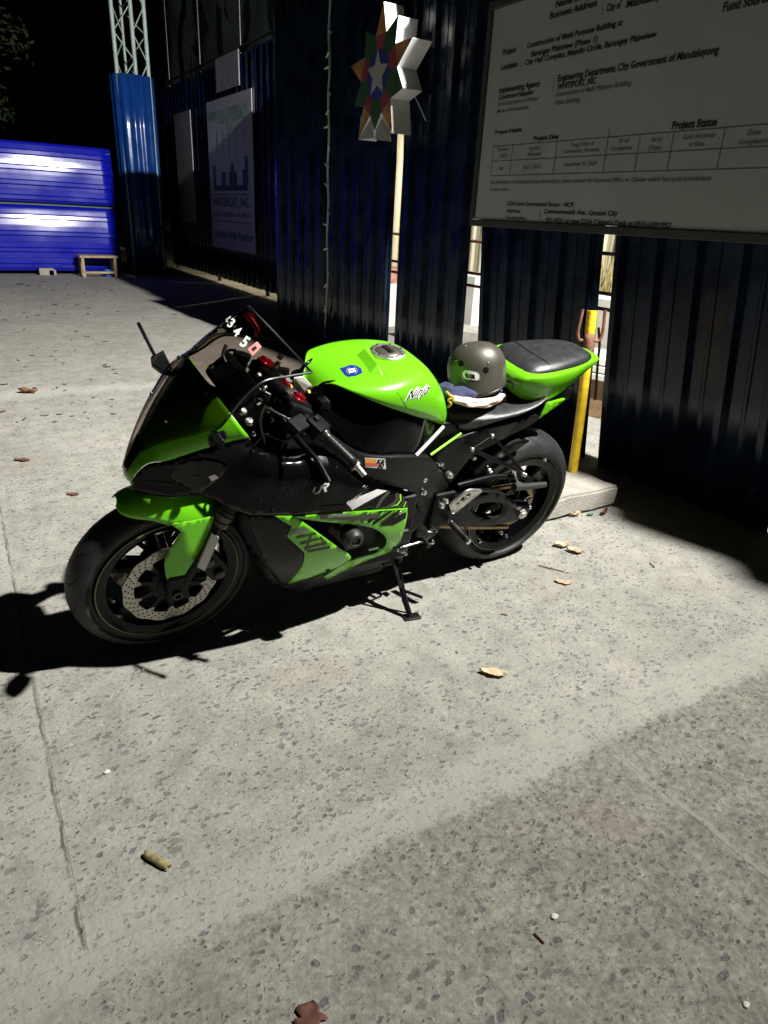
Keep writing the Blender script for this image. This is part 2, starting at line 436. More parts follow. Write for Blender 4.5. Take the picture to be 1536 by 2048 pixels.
    st3 = n.new('ShaderNodeMapRange'); l.new(dy5, st3.inputs[0]); st3.inputs[1].default_value = 0.02; st3.inputs[2].default_value = 0.2; st3.inputs[3].default_value = 0.6; st3.inputs[4].default_value = 0
    base = mix(st3.outputs[0], base, (0.48, 0.47, 0.43))
    # the slabs before the cross joint are older, darker and rougher; their tone also carries some falloff of the light
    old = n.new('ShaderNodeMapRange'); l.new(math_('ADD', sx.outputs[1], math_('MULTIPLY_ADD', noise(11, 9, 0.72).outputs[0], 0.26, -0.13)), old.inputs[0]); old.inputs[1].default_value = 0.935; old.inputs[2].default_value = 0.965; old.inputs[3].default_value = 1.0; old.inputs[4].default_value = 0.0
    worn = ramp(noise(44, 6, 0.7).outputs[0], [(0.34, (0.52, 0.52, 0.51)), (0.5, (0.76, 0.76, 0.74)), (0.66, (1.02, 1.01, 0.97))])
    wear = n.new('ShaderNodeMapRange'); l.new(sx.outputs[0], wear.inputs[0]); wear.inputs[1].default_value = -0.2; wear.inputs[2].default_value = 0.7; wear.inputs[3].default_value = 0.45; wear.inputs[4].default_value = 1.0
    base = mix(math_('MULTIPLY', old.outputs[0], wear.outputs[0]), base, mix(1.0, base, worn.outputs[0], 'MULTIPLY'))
    # pale ragged cement ridge along the joint at x = 1.4 in the old slabs
    dx2 = math_('ABSOLUTE', math_('SUBTRACT', math_('ADD', sx.outputs[0], math_('MULTIPLY_ADD', noise(9, 6).outputs[0], 0.12, -0.06)), 1.40))
    st4 = n.new('ShaderNodeMapRange'); l.new(dx2, st4.inputs[0]); st4.inputs[1].default_value = 0.004; st4.inputs[2].default_value = 0.022; st4.inputs[3].default_value = 0.6; st4.inputs[4].default_value = 0
    base = mix(math_('MULTIPLY', st4.outputs[0], old.outputs[0]), base, (0.36, 0.35, 0.31))
    ln0 = math_('ABSOLUTE', math_('ADD', sx.outputs[0], math_('MULTIPLY_ADD', noise(14, 5).outputs[0], 0.020, -0.004)))
    gap = n.new('ShaderNodeMapRange'); gap.interpolation_type = 'SMOOTHSTEP'; l.new(ln0, gap.inputs[0]); gap.inputs[1].default_value = 0.0015; gap.inputs[2].default_value = 0.006; gap.inputs[3].default_value = 1.0; gap.inputs[4].default_value = 0.0
    brk = ramp(noise(7, 4).outputs[0], [(0.40, (0.15,)*3), (0.56, (0.85,)*3)])
    gm = math_('MULTIPLY', math_('MULTIPLY', gap.outputs[0], brk.outputs[0]), math_('GREATER_THAN', sx.outputs[1], 1.04))
    base = mix(gm, base, (0.09, 0.085, 0.07))
    # pinkish stains
    pk = ramp(noise(1.9, 3).outputs[0], [(0.60, (0, 0, 0)), (0.72, (0.35,)*3)])
    base = mix(pk.outputs[0], base, (0.30, 0.24, 0.20))
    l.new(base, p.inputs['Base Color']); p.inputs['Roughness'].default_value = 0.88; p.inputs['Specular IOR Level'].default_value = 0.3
    h = math_('ADD', math_('MULTIPLY', noise(60, 6, 0.7).outputs[0], 0.5), math_('MULTIPLY', noise(7, 5).outputs[0], 0.8))
    h = math_('SUBTRACT', h, math_('MULTIPLY', math_('ADD', bumps[0], bumps[1]), 0.35))
    b = n.new('ShaderNodeBump'); b.inputs['Strength'].default_value = 0.75; b.inputs['Distance'].default_value = 0.013
    l.new(h, b.inputs['Height']); l.new(b.outputs[0], p.inputs['Normal'])
    return m
SLAB = concrete()
DIRT = mat('dirt in joints', (0.17, 0.16, 0.14), 0.95, var=0.3, vscale=30)
ground = mk('ground', [(-60, -40, -0.02), (60, -40, -0.02), (60, 90, -0.02), (-60, 90, -0.02)], [(0, 1, 2, 3)], DIRT, None, False)
tag(ground, 'bare dirt base under the concrete slabs of the yard', kind='structure')
xs1 = [-13.8, -9.2, -4.6, 0.0, 4.6, 9.2]; ys1 = [-8.2, -3.6, 1.03, 5.66, 10.29, 14.92, 19.55]
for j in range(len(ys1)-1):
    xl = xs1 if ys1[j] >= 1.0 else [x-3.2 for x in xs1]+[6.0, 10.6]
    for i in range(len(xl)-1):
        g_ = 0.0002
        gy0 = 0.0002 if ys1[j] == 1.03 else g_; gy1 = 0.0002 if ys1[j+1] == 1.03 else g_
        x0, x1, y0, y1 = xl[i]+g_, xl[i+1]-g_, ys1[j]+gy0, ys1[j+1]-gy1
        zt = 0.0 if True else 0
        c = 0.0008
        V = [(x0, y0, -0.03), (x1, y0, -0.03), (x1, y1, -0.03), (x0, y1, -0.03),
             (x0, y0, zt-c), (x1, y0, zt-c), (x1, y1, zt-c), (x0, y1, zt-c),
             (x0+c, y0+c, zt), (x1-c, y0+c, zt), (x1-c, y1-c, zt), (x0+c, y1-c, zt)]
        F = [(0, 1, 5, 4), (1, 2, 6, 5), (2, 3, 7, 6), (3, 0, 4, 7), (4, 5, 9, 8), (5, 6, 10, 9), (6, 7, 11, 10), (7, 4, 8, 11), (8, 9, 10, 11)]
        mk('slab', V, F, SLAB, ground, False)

# ================================================================== HOARDING
def ribbed(name, y0, y1, z0, z1, x, m, parent, shear=0.0, pitch=0.25, rib=0.035, along='y', ph=0.06, thick=0.0025, toward=-1, wob=0.0):
    """one trapezoidal-rib steel sheet standing in the plane x (or lying along x for along='x')"""
    prof = []; y = y0-((y0-ph) % pitch)-pitch
    raw = []
    while y < y1+pitch:
        for dy, dx in ((0.0, 0.0), (0.025, rib), (0.06, rib), (0.085, 0.0), (0.155, 0.0), (0.162, 0.005), (0.178, 0.005), (0.185, 0.0)):
            raw.append((y+dy*pitch/0.25, dx))
        y += pitch
    prof = [(y0, 0.0)]+[q for q in raw if y0+0.004 < q[0] < y1-0.004]+[(y1, 0.0)]
    nz = 7; V = []
    for k in range(nz):
        z = z0+(z1-z0)*k/(nz-1)
        for (a, d) in prof:
            b = wob*math.sin(a*3.1+z*2.3)+wob*0.6*math.sin(a*7.7-z*4.1)
            V.append((x+toward*d+b, a+shear*z, z))
    if along == 'x': V = [(v[1]-shear*v[2]*0, v[0], v[2]) for v in V]
    return mk(name, V, grid_faces(nz, len(prof)), m, parent, True, thick, 0.0, auto=25)
FX = 3.31
fence = empty('hoarding_fence', (FX, 4.0, 0), 'tall navy ribbed steel hoarding with gaps, behind the green motorcycle', 'fence')
def w2l(o, par): o.parent = par; o.matrix_parent_inverse = Matrix.Translation(-par.location); return o
HT = 3.65
for (a, b, sh, x) in ((6.70, 8.00, 0.0, FX), (5.39, 6.72, 0.012, FX+0.012), (4.262, 5.255, 0.02, FX), (2.875, 4.035, 0.105, FX+0.006), (1.62, 2.745, 0.118, FX), (0.50, 1.60, 0.10, FX+0.012), (-0.62, 0.48, 0.10, FX)):
    zb = -0.015
    w2l(ribbed('sheet', a, b, zb, HT, x, HOARD, None, shear=sh, ph=a+0.05, wob=0.005), fence)
# return at the left end that closes the recess
rt = ribbed('return_sheet', FX+0.02, 4.55, -0.015, HT, 8.02, HOARD, None, along='x', ph=3.4, toward=1, wob=0.005); w2l(rt, fence)
for z in (0.92, 1.01, 1.235, 2.45, 3.4):
    r_ = 0.011 if z < 2 else 0.03
    w2l(rod('rail', [(FX+0.06, -0.6, z), (FX+0.06, 7.95, z+0.01)], r_, RUST if z < 2 else DARKMET, n=8), fence)
for y in (7.9, 6.2, 4.75, 1.9, -0.4):
    w2l(rod('post', [(FX+0.12, y, -0.02), (FX+0.12, y, HT)], 0.03, DARKMET, n=8), fence)
# recessed hoarding further along
RX = 4.57
rec = empty('recessed_hoarding', (RX, 13, 0), 'dark blue ribbed hoarding set back beyond the fence end, carrying white posters', 'fence')
for k, y in enumerate((8.1, 9.95, 11.8, 13.65, 15.5)):
    w2l(ribbed('sheet', y, y+1.84, 0.09 if k != 9 else 0.1, 3.66+0.02*(k % 2), RX+0.012*(k % 2), HOARD if False else mat('dark blue sheet', (0.0025, 0.005, 0.026), 0.28, 0, 0.1, spec=0.3, var=0.2, vscale=3, rvar=0.08), None, ph=y, wob=0.005), rec)
for y in (11.6, 14.2, 17.3):
    w2l(rod('post', [(RX+0.06, y, -0.02), (RX+0.06, y, 3.6)], 0.035, DARKMET, n=8), rec)

# ------------------------------------------------------------------ project signboard on the hoarding
SX = 3.19
sb = empty('signboard', (SX, 2.6, 2.0), 'large white project notice board with black lettering on the navy hoarding', 'sign')
yL, yR, zb, zt = 4.105, 0.95, 1.392, 2.60
w2l(box('panel', (SX, yR, zb), (SX+0.02, yL, zt), BOARD, None, 0.002), sb)
for lo, hi in (((SX-0.012, yR-0.05, zb-0.045), (SX+0.045, yL+0.045, zb-0.001)), ((SX-0.012, yR-0.05, zt+0.001), (SX+0.045, yL+0.045, zt+0.045)), ((SX-0.012, yL+0.001, zb+0.001), (SX+0.045, yL+0.045, zt)), ((SX-0.012, yR-0.05, zb+0.001), (SX+0.045, yR-0.001, zt))):
    w2l(box('frame', lo, hi, BOARDF, None, 0.004), sb)
def wtext(name, s, y, z, h, x, m, parent, dirn=-1, maxw=None, bold=0.0, shear=0.0, lift=0.003):
    V, F = text2d(s, shear, bold); w = max(v[0] for v in V)
    k = h/0.70; kx = k if maxw is None else maxw/w
    o = mk(name, [(x-lift, y+dirn*v[0]*kx, z+v[1]*k) for v in V], F, m, None, False)
    return w2l(o, parent)
INK = mat('sign ink', (0.012, 0.012, 0.014), 0.6); INK2 = mat('faded sign ink', (0.11, 0.11, 0.11), 0.6)
def st(px, py, s, px2=None, h=0.048, ink=INK, bold=0.012):
    a = onx(px, py, SX)
    mw = None
    if px2 is not None: mw = abs(a.y-onx(px2, py, SX).y)
    wtext('lettering', s, a.y, a.z, h*0.66, SX, ink, sb, maxw=mw, bold=bold+0.014)
st(1111, 16, 'Name of Agency', 1205); st(1099, 39, 'Business Address', 1190); st(1203, 28, ':', None); st(1213, 24, 'City of', 1240); st(1252, 17, 'Mandaluyong', 1345); st(1444, 25, 'Fund Source', 1536, 0.055)
st(1005, 111, 'Project', 1032); st(1042, 104, ':', None); st(1054, 97, 'Construction of Multi Purpose Building at', 1238, 0.042); st(1062, 114, 'Barangay Plainview (Phase 1)', 1190, 0.042)
st(1002, 141, 'Location', 1034); st(1041, 134, ':', None); st(1050, 131, 'City Hall Complex, Maysilo Circle, Barangay Plainview', 1303, 0.042)
st(998, 187, 'Implementing Agency', 1079); st(997, 200, 'Contractor/Supplier', 1067, 0.038); st(1106, 164, ':', None); st(1105, 181, ':', None)
st(1115, 164, 'Engineering Department, City Government of Mandaluyong', 1425, 0.05); st(1115, 180, 'WHITEPORT, INC.', 1192, 0.046)
st(996, 213, 'Brief Description of Project', 1076, 0.034, INK2, 0.0); st(994, 227, 'Mode of Procurement', 1057, 0.034, INK2, 0.0)
st(1111, 194, 'Construction of Multi Purpose Building', 1258, 0.036, INK2, 0.0); st(1109, 211, 'Public Bidding', 1158, 0.036, INK2, 0.0)
st(990, 269, 'Project Details:', 1044, 0.034, INK, 0.015); st(1067, 282, 'Project Date', 1117, 0.036, INK, 0.02); st(1343, 259, 'Project Status', 1431, 0.05, INK, 0.025)
for a in ((996, 303, 'Duration', 1018), (1000, 315, '(CD)', 1014), (1058, 301, 'Started', 1078), (1054, 313, '(Planned)', 1081), (1142, 294, 'Target Date of', 1188), (1127, 307, 'Completion (Revised)', 1197), (1238, 286, '% of', 1258), (1222, 302, 'Completion', 1263), (1302, 284, 'As of', 1324), (1296, 301, '(Date)', 1322), (1366, 279, 'Cost Incurred', 1427), (1377, 294, 'to Date', 1408), (1494, 271, 'Date', 1520), (1476, 290, 'Completed', 1533), (998, 341, '90', 1007), (1047, 338, 'July 3, 2024', 1080), (1128, 333, 'December 31, 2024', 1192)):
    st(a[0], a[1], a[2], a[3], 0.030, INK2, 0.0)
st(981, 368, 'For particulars or complaints about this project, please contact the Regional Office or Cluster which has audit jurisdiction', 1420, 0.032, INK2, 0.004)
st(980, 382, 'on this project.', 1018, 0.030, INK2, 0.0)
st(1013, 411, 'COA Local Government Sector - NCR', 1148, 0.036, INK, 0.012); st(1013, 425, 'Address', 1041, 0.032, INK, 0.008); st(1012, 438, 'Contact No.', 1051, 0.030, INK, 0.004)
st(1088, 427, 'Commonwealth Ave., Quezon City', 1236, 0.038, INK, 0.012); st(1091, 444, '931-9221 or text COA Citizen\'s Desk at 0915-5391957', 1345, 0.038, INK, 0.014)
for x0, y0_, x1, y1_ in ((988, 289, 1536, 255), (985, 318, 1536, 300), (982, 351, 1536, 337), (988, 289, 982, 351), (1024, 290, 1022, 349), (1114, 281, 1108, 347), (1219, 256, 1207, 345), (1280, 272, 1269, 343), (1347, 267, 1335, 342), (1449, 258, 1435, 340), (1080, 419, 1079, 441)):
    a, b = onx(x0, y0_, SX), onx(x1, y1_, SX)
    t = 0.0022
    if abs(a.y-b.y) > abs(a.z-b.z): zz = (a.z+b.z)/2; V = [(SX-0.002, a.y, zz-t), (SX-0.002, b.y, zz-t), (SX-0.002, b.y, zz+t), (SX-0.002, a.y, zz+t)]
    else: yy = (a.y+b.y)/2; V = [(SX-0.0035, yy-t, a.z), (SX-0.0035, yy+t, a.z), (SX-0.0035, yy+t, b.z), (SX-0.0035, yy-t, b.z)]
    w2l(mk('table_line', V, [(0, 1, 2, 3)], INK2, None, False), sb)

# ------------------------------------------------------------------ posters on the recessed hoarding
PX = 4.49
TEAL = mat('teal print', (0.008, 0.045, 0.05), 0.5); POST = mat('poster white', (0.36, 0.36, 0.36), 0.4, var=0.06, vscale=2); TEALG = mat('pale teal print', (0.22, 0.30, 0.27), 0.5, var=0.4, vscale=3)
po = empty('poster', (PX, 13.1, 1.9), 'tall white company poster with teal building emblem on the dark recessed hoarding', 'poster')
y0, y1, z0, z1 = 12.0-0.22, 14.3-0.22, 0.66, 3.12
w2l(box('panel', (PX, y0, z0), (PX+0.015, y1, z1), POST, None, 0.002), po)
def pq(name, u0, u1, w0, w1, m, x=PX-0.003):
    ya, yb = y1-(y1-y0)*u0, y1-(y1-y0)*u1; za, zb_ = z1-(z1-z0)*w0, z1-(z1-z0)*w1
    return w2l(mk(name, [(x, ya, za), (x, yb, za), (x, yb, zb_), (x, ya, zb_)], [(0, 1, 2, 3)], m, None, False), po)
pq('emblem', 0.10, 0.88, 0.56, 0.595, TEAL); pq('emblem', 0.10, 0.16, 0.42, 0.56, TEAL); pq('emblem', 0.84, 0.90, 0.38, 0.56, TEAL)
for u0, u1, w0, w1 in ((0.30, 0.40, 0.47, 0.56), (0.48, 0.66, 0.47, 0.56), (0.52, 0.60, 0.42, 0.47), (0.78, 0.84, 0.46, 0.56)): pq('emblem', u0, u1, w0, w1, TEAL)
pq('picture', 0.06, 0.92, 0.07, 0.12, TEALG); pq('picture', 0.30, 0.90, 0.12, 0.15, TEALG); pq('picture', 0.5, 0.6, 0.15, 0.2, TEALG)
for u in (0.22, 0.36, 0.5, 0.66, 0.8): pq('picture', u, u+0.02, 0.2, 0.40, TEALG)
pq('rule', 0.05, 0.9, 0.615, 0.622, TEAL); pq('rule', 0.05, 0.9, 0.80, 0.807, TEAL)
for s, w, h, u1 in (('WHITEPORT, INC.', 0.70, 0.15, 0.92), ('BUILD  DESIGN  SUPPLY', 0.77, 0.07, 0.92), ('Quality With Passion', 0.92, 0.13, 0.95)):
    wtext('lettering', s, y1-0.06*(y1-y0), z1-(z1-z0)*w, h, PX, TEAL, po, maxw=(u1-0.06)*(y1-y0), bold=0.02)
np_ = box('narrow_poster', (PX, 15.15, 1.05), (PX+0.02, 16.3, 3.1), mat('poster grey', (0.2, 0.2, 0.22), 0.45, var=0.15, vscale=2), None, 0.002)
tag(np_, 'plain grey poster between the company poster and the blue column', 'poster')
ss = box('small_sign', (PX+0.01, 12.35, 3.22), (PX+0.03, 13.5, 3.72), mat('small sign grey', (0.2, 0.2, 0.22), 0.5, var=0.2, vscale=5), None, 0.002)
tag(ss, 'small pale sign fixed above the tall company poster', 'sign')
ns = tag(empty('net_scaffold', (4.95, 14, 0)), 'dark green debris net hung on scaffold poles above the recessed hoarding', 'scaffold')
V = []
for i in range(13):
    for k in range(9):
        y = 8.3+i*0.85; z = 2.2+k*0.75; V.append((5.0+0.10*math.sin(i*1.9+k*0.8)+0.05*math.sin(k*2.7), y, z))
w2l(mk('net', V, grid_faces(13, 9), NET, None, True), ns)
for y in (8.6, 10.9, 13.2, 15.5, 17.8): w2l(rod('pole', [(4.86, y, 0), (4.86, y, 8.3)], 0.024, DARKMET, n=8), ns)
for z in (3.9, 5.7, 7.5): w2l(rod('ledger', [(4.83, 8.4, z), (4.83, 18.2, z)], 0.022, DARKMET, n=8), ns)

# ------------------------------------------------------------------ blue barrier across the yard
BY = 15.45
bar = empty('blue_barrier', (0.5, BY, 0), 'bright blue ribbed sheet barrier with horizontal ribs across the far yard', 'barrier')
def hsheet(x0, x1, z0, z1):
    prof = []
    for k in range(4):
        z = z0+(z1-z0)*(k+0.30)/4
        prof += [(z-0.05, 0), (z-0.028, 0.036), (z+0.028, 0.036), (z+0.05, 0), (z+0.115, 0), (z+0.122, 0.008), (z+0.138, 0.008), (z+0.145, 0.0)]
    prof = [(z0, 0)]+[q for q in prof if z0 < q[0] < z1]+[(z1, 0)]
    V = []; nx = 14
    for i in range(nx):
        x = x0+(x1-x0)*i/(nx-1)
        for z, d in prof: u4 = (z-z0)/(z1-z0); V.append((x, BY-d+0.085*u4**4+0.004*math.sin(x*2.1+z*3)+0.003*math.sin(x*5.3-z*7), z+0.012*math.sin(x*0.9)))
    return mk('sheet', V, grid_faces(nx, len(prof)), BLUE, None, True, 0.002, 0, auto=25)
for x0, x1 in ((-6.0, -2.95), (-2.93, 0.35), (0.37, 2.98)):
    w2l(hsheet(x0, x1, 0.06, 1.235), bar); w2l(hsheet(x0, x1, 1.285, 2.30), bar)
w2l(box('rail', (-6, BY+0.10, 1.225), (2.98, BY+0.14, 1.30), mat('green rail', (0.03, 0.09, 0.06), 0.5), None, 0.003), bar)
for x in (-5, -2.9, 0.36, 2.9): w2l(box('post', (x, BY+0.15, -0.02), (x+0.06, BY+0.21, 2.28), DARKMET, None, 0.003), bar)
for k, (px, w) in enumerate(((88, 0.26), (101, 0.13))):
    g = gr(px-8 if k == 0 else px-2, 551); cb = box('concrete_footing', (g.x, BY-0.22, 0.001), (g.x+w, BY-0.06, 0.13-0.03*k), CONC, None, 0.006)
    tag(cb, ('wide' if k == 0 else 'narrow')+' pale concrete block at the foot of the blue barrier', 'block', 'concrete blocks under the blue barrier')
so = empty('stool', (2.4, BY-0.4, 0), 'low wooden stool standing before the blue barrier', 'stool')
PALEW = mat('pale wood', (0.42, 0.30, 0.18), 0.7, var=0.3, vscale=14)
w2l(box('seat', (2.10, BY-0.62, 0.36), (2.80, BY-0.22, 0.40), PALEW, None, 0.004), so)
for x in (2.13, 2.72):
    for y in (BY-0.6, BY-0.28): w2l(box('leg', (x, y, 0.0), (x+0.05, y+0.05, 0.358), PALEW, None, 0.003), so)
w2l(box('stretcher', (2.182, BY-0.59, 0.07), (2.718, BY-0.57, 0.11), PALEW, None, 0.003), so)
cup = mk('blue_tub', *lathe([(0, 0.06), (0.005, 0.065), (0.13, 0.08), (0.132, 0.074), (0.02, 0.06)], (2.62, BY-0.45, 0.001), (2.62, BY-0.45, 1), 16), mat('blue plastic', (0.02, 0.12, 0.5), 0.4), None, True, auto=40)
tag(cup, 'small blue plastic tub under the wooden stool', 'tub')

# ------------------------------------------------------------------ lattice column with blue sheet wrap
tw = empty('lattice_column', (3.62, BY+0.35, 0), 'steel lattice column wrapped in blue sheet, beside the blue barrier', 'column')
cxx, cyy = 3.60, BY+0.45
V = []
for z in (0.0, 0.9, 1.8, 2.7, 3.62):
    for j in range(140):
        a = 2*math.pi*j/140; r = 0.400+0.016*math.cos(a*14)+0.008*math.sin(a*3+z)
        V.append((cxx+r*math.cos(a), cyy+r*math.sin(a), z))
w2l(mk('wrap', V, grid_faces(5, 140, True), WRAP, None, True, 0.002, 0), tw)
LG = [(-0.30, -0.2), (0.28, -0.24), (-0.02, 0.25), (0.02, -0.32)]
for dx, dy in LG: w2l(rod('leg', [(cxx+dx, cyy+dy, 0), (cxx+dx, cyy+dy, 9.0)], 0.038, TRUSS, n=10), tw)
for a, b in ((0, 3), (3, 1), (1, 2), (2, 0)):
    for k in range(12):
        z = 3.4+k*0.45
        p, q = LG[a], LG[b]
        if k % 2: p, q = q, p
        w2l(rod('brace', [(cxx+p[0], cyy+p[1], z), (cxx+q[0], cyy+q[1], z+0.45)], 0.011, TRUSS, n=6), tw)

# ------------------------------------------------------------------ star lantern
LX = 3.06; LD = 0.17
sl = empty('star_lantern', (LX, 5.4, 2.4), 'paper star lantern with orange, green and blue panels and white sides', 'lantern')
ST_OR = mat('lantern orange', (0.36, 0.20, 0.06), 0.45, var=0.45, vscale=9); ST_RD = mat('lantern red', (0.26, 0.05, 0.06), 0.45, var=0.3, vscale=9); ST_GR = mat('lantern green', (0.035, 0.10, 0.035), 0.45, var=0.3, vscale=8)
ST_BL = mat('lantern blue', (0.03, 0.045, 0.20), 0.45, var=0.2, vscale=8); ST_WH = mat('lantern white', (0.8, 0.8, 0.78), 0.5, var=0.05, vscale=5); ST_GY = mat('lantern grey', (0.38, 0.38, 0.36), 0.5)
ctr2 = onx(756, 148, LX)
TP = [(768, 3, 1), (797, 31, 0), (825, 75, 1), (806, 176, 0), (784, 266, 1), (749, 262, 0), (717, 279, 1), (710, 210, 0), (702, 133, 1), (732, 63, 0)]
tips = [onx(a, b, LX) for a, b, _ in TP]; notch = []
for i in range(10):
    m_ = (tips[i]+tips[(i+1) % 10])/2; notch.append(ctr2.lerp(m_, 0.66))
def starface(name, P, m, dx=0.0):
    P = [Vector((LX-dx, p.y, p.z)) for p in P]
    return w2l(mk(name, P, [tuple(range(len(P)))], m, None, False, 0.003, 0), sl)
for i in range(10):
    a, t, b = notch[i-1], tips[i], notch[i]; ia, ib = ctr2.lerp(a, 0.62), ctr2.lerp(b, 0.62)
    if TP[i][2]:
        m1, m2 = a.lerp(t, 0.72), b.lerp(t, 0.72)
        starface('tip_panel', [m1, t, m2], ST_RD if i in (2, 4) else ST_OR)
        starface('point_panel', [a, m1, m2, b], ST_OR, 0.0)
        starface('inner_panel', [ia, a, b, ib], ST_RD)
    else:
        starface('green_panel', [a, t, b], ST_GR); starface('green_inner', [ia, a, b, ib], ST_GR if i % 4 else ST_RD)
    for p, q in ((a, t), (t, b)):
        w2l(mk('side_panel', [(LX, p.y, p.z), (LX, q.y, q.z), (LX+LD, q.y, q.z), (LX+LD, p.y, p.z)], [(0, 1, 2, 3)], ST_WH, None, False, 0.002, 0), sl)
starface('centre_panel', [ctr2.lerp(n_, 0.62) for n_ in notch], ST_BL, 0.001)
w5 = []
for k in range(10):
    a = math.pi/2+k*math.pi/5; r = 0.16 if k % 2 == 0 else 0.075
    w5.append(Vector((0, ctr2.y+r*math.cos(a)*1.0, ctr2.z+r*math.sin(a))))
starface('white_star', w5, ST_GY, 0.006)
# folded white strips left of the bottom point
w2l(mk('loose_flap', [onx(722, 232, LX+0.02), onx(742, 232, LX+0.02), onx(748, 276, LX), onx(717, 279, LX)], [(0, 1, 2, 3)], ST_GY, None, False, 0.002, 0), sl)
w2l(mk('loose_flap', [onx(756, 230, LX+0.02), onx(779, 258, LX+0.02), onx(782, 283, LX), onx(750, 279, LX)], [(0, 1, 2, 3)], ST_GY, None, False, 0.002, 0), sl)
w2l(rod('hanger_wire', [onx(826, 186, LX+0.05), onx(838, 210, LX+0.05), onx(852, 242, LX+0.1)], 0.003, ST_WH, n=5), sl)

# ------------------------------------------------------------------ string of lights
sg = empty('string_lights', (FX-0.06, 6.7, 1.6), 'thin string of small unlit lights hanging down the hoarding seam', 'string lights')
WIRE = mat('green wire', (0.36, 0.48, 0.36), 0.5, var=0.3, vscale=6); BULB = mat('clear bulb', (0.62, 0.68, 0.62), 0.3); PINKB = mat('orange plug', (0.75, 0.30, 0.2), 0.5)
pts = [onx(660-6*k/18+1.2*math.sin(k*1.7), -40+37*k, FX-0.055) for k in range(19)]
w2l(rod('wire', pts, 0.011, WIRE, n=6, smooth_path=True), sg)
for k in range(15):
    p = onx(659-5*k/14, 60+39.5*k+6*math.sin(k*2.3), FX-0.06); a = random.uniform(-1.2, 1.2)
    w2l(rod('bulb', [p, p+Vector((-0.012, -0.07*math.cos(a)*(-1 if k % 3 else 1), 0.05*math.sin(a)))], lambda t: 0.012*(1-0.5*t), BULB, n=7), sg)
p = onx(651, 612, FX-0.055); w2l(rod('plug', [p, onx(652, 632, FX-0.055), onx(650, 652, FX-0.055)], lambda t: 0.012-0.004*t, PINKB, n=8), sg)
w2l(rod('lead', [onx(650, 652, FX-0.055), onx(650, 690, FX-0.05)], 0.006, HOSE, n=6), sg)

# ------------------------------------------------------------------ kerb block and yellow post
def rough_block(name, lo, hi, m, n=6, amp=0.006):
    bm = bmesh.new(); bmesh.ops.create_cube(bm, size=1.0)
    for v in bm.verts: v.co = Vector(lo)+Vector([(v.co[i]+0.5)*(hi[i]-lo[i]) for i in range(3)])
    bmesh.ops.bevel(bm, geom=bm.edges[:], offset=0.012, segments=2, affect='EDGES')
    bmesh.ops.subdivide_edges(bm, edges=bm.edges[:], cuts=n, use_grid_fill=True)
    for v in bm.verts:
        p = v.co; v.co = p+Vector((math.sin(p.y*31+p.z*17), math.sin(p.x*27+p.z*23+1), math.sin(p.x*19+p.y*29+2)))*amp*0.5
    me = bpy.data.meshes.new(name); bm.to_mesh(me); bm.free(); me.materials.append(m)
    me.polygons.foreach_set('use_smooth', [True]*len(me.polygons)); me.set_sharp_from_angle(angle=math.radians(35))
    o = bpy.data.objects.new(name, me); col.objects.link(o); return o
kb = rough_block('concrete_block', (2.25, 2.215, 0.008), (2.86, 2.85, 0.118), CONC)
tag(kb, 'low grey concrete block at the foot of the yellow post', 'block')
yp = empty('yellow_post', (2.80, 2.49, 0.115), 'yellow painted steel post with rusty hooks behind the motorcycle tail', 'post')
w2l(rod('pipe', [(2.79, 2.485, 0.11), (2.792, 2.50, 0.45), (2.798, 2.53, 0.80), (2.80, 2.548, 0.985)], 0.026, YELLOW, n=20), yp)
w2l(mk('weld_patch', *lathe([(0, 0.0265), (0.02, 0.029), (0.06, 0.0285), (0.10, 0.0268)], (2.796, 2.525, 0.77), (2.80, 2.548, 0.985), 18), RUST, None, True), yp)
def hook(s):
    b = Vector((2.799, 2.535, 0.845)); d = Vector((0.86, -0.51, 0))*s
    return cr([b+d*0.01, b+d*0.045+Vector((0, 0, -0.012)), b+d*0.062+Vector((0, 0, 0.012)), b+d*0.064+Vector((0, 0, 0.06)), b+d*0.058+Vector((0, 0, 0.145))], 6)
for s in (-1, 1): w2l(rod('hook', hook(s), 0.0085, RUST, n=8), yp)
rw = rod('rusty_rod', [onx(1197, 655, 3.2), onx(1199, 690, 3.2), onx(1196, 720, 3.2), onx(1190, 800, 3.2)], 0.008, RUST, n=8, smooth_path=True)
tag(rw, 'thin rusty rod leaning in the fence gap behind the yellow post', 'rod')

# ------------------------------------------------------------------ what shows through the gaps of the hoarding
sw = empty('shed_wall', (7.6, 9, 0), 'cream ribbed shed wall seen through the gaps of the hoarding', 'wall')
for k in range(7): w2l(ribbed('sheet', 3.0+k*1.55, 3.0+k*1.55+1.54, 0.02, 3.0, 7.6+0.01*(k % 2), CREAM, None, ph=3.0+k*1.55, rib=0.04), sw)
def heap(px, py, x, size, name, m, label, cat, rot=0.0, tilt=0.0, group=None):
    c = onx(px, py, x); M = Matrix.Translation(c) @ Matrix.Rotation(rot, 4, 'Z') @ Matrix.Rotation(tilt, 4, 'X')
    h = [s/2 for s in size]
    o = box(name, (-h[0], -h[1], -h[2]), tuple(h), m, None, 0.004, M); return tag(o, label, cat, group)
WHT = mat('white board', (0.66, 0.64, 0.58), 0.6, var=0.15, vscale=5)
def stackbox(name, x, y, sx, sy, z0, z1, m, label, cat, rot=0.3):
    M = Matrix.Translation((x, y, 0)) @ Matrix.Rotation(rot, 4, 'Z')
    return tag(box(name, (-sx/2, -sy/2, z0), (sx/2, sy/2, z1), m, None, 0.006, M), label, cat)
stackbox('wooden_crate', 4.35, 3.78, 0.5, 0.6, 0.001, 0.30, WOOD, 'brown crate behind the gap beside the yellow post', 'crate')
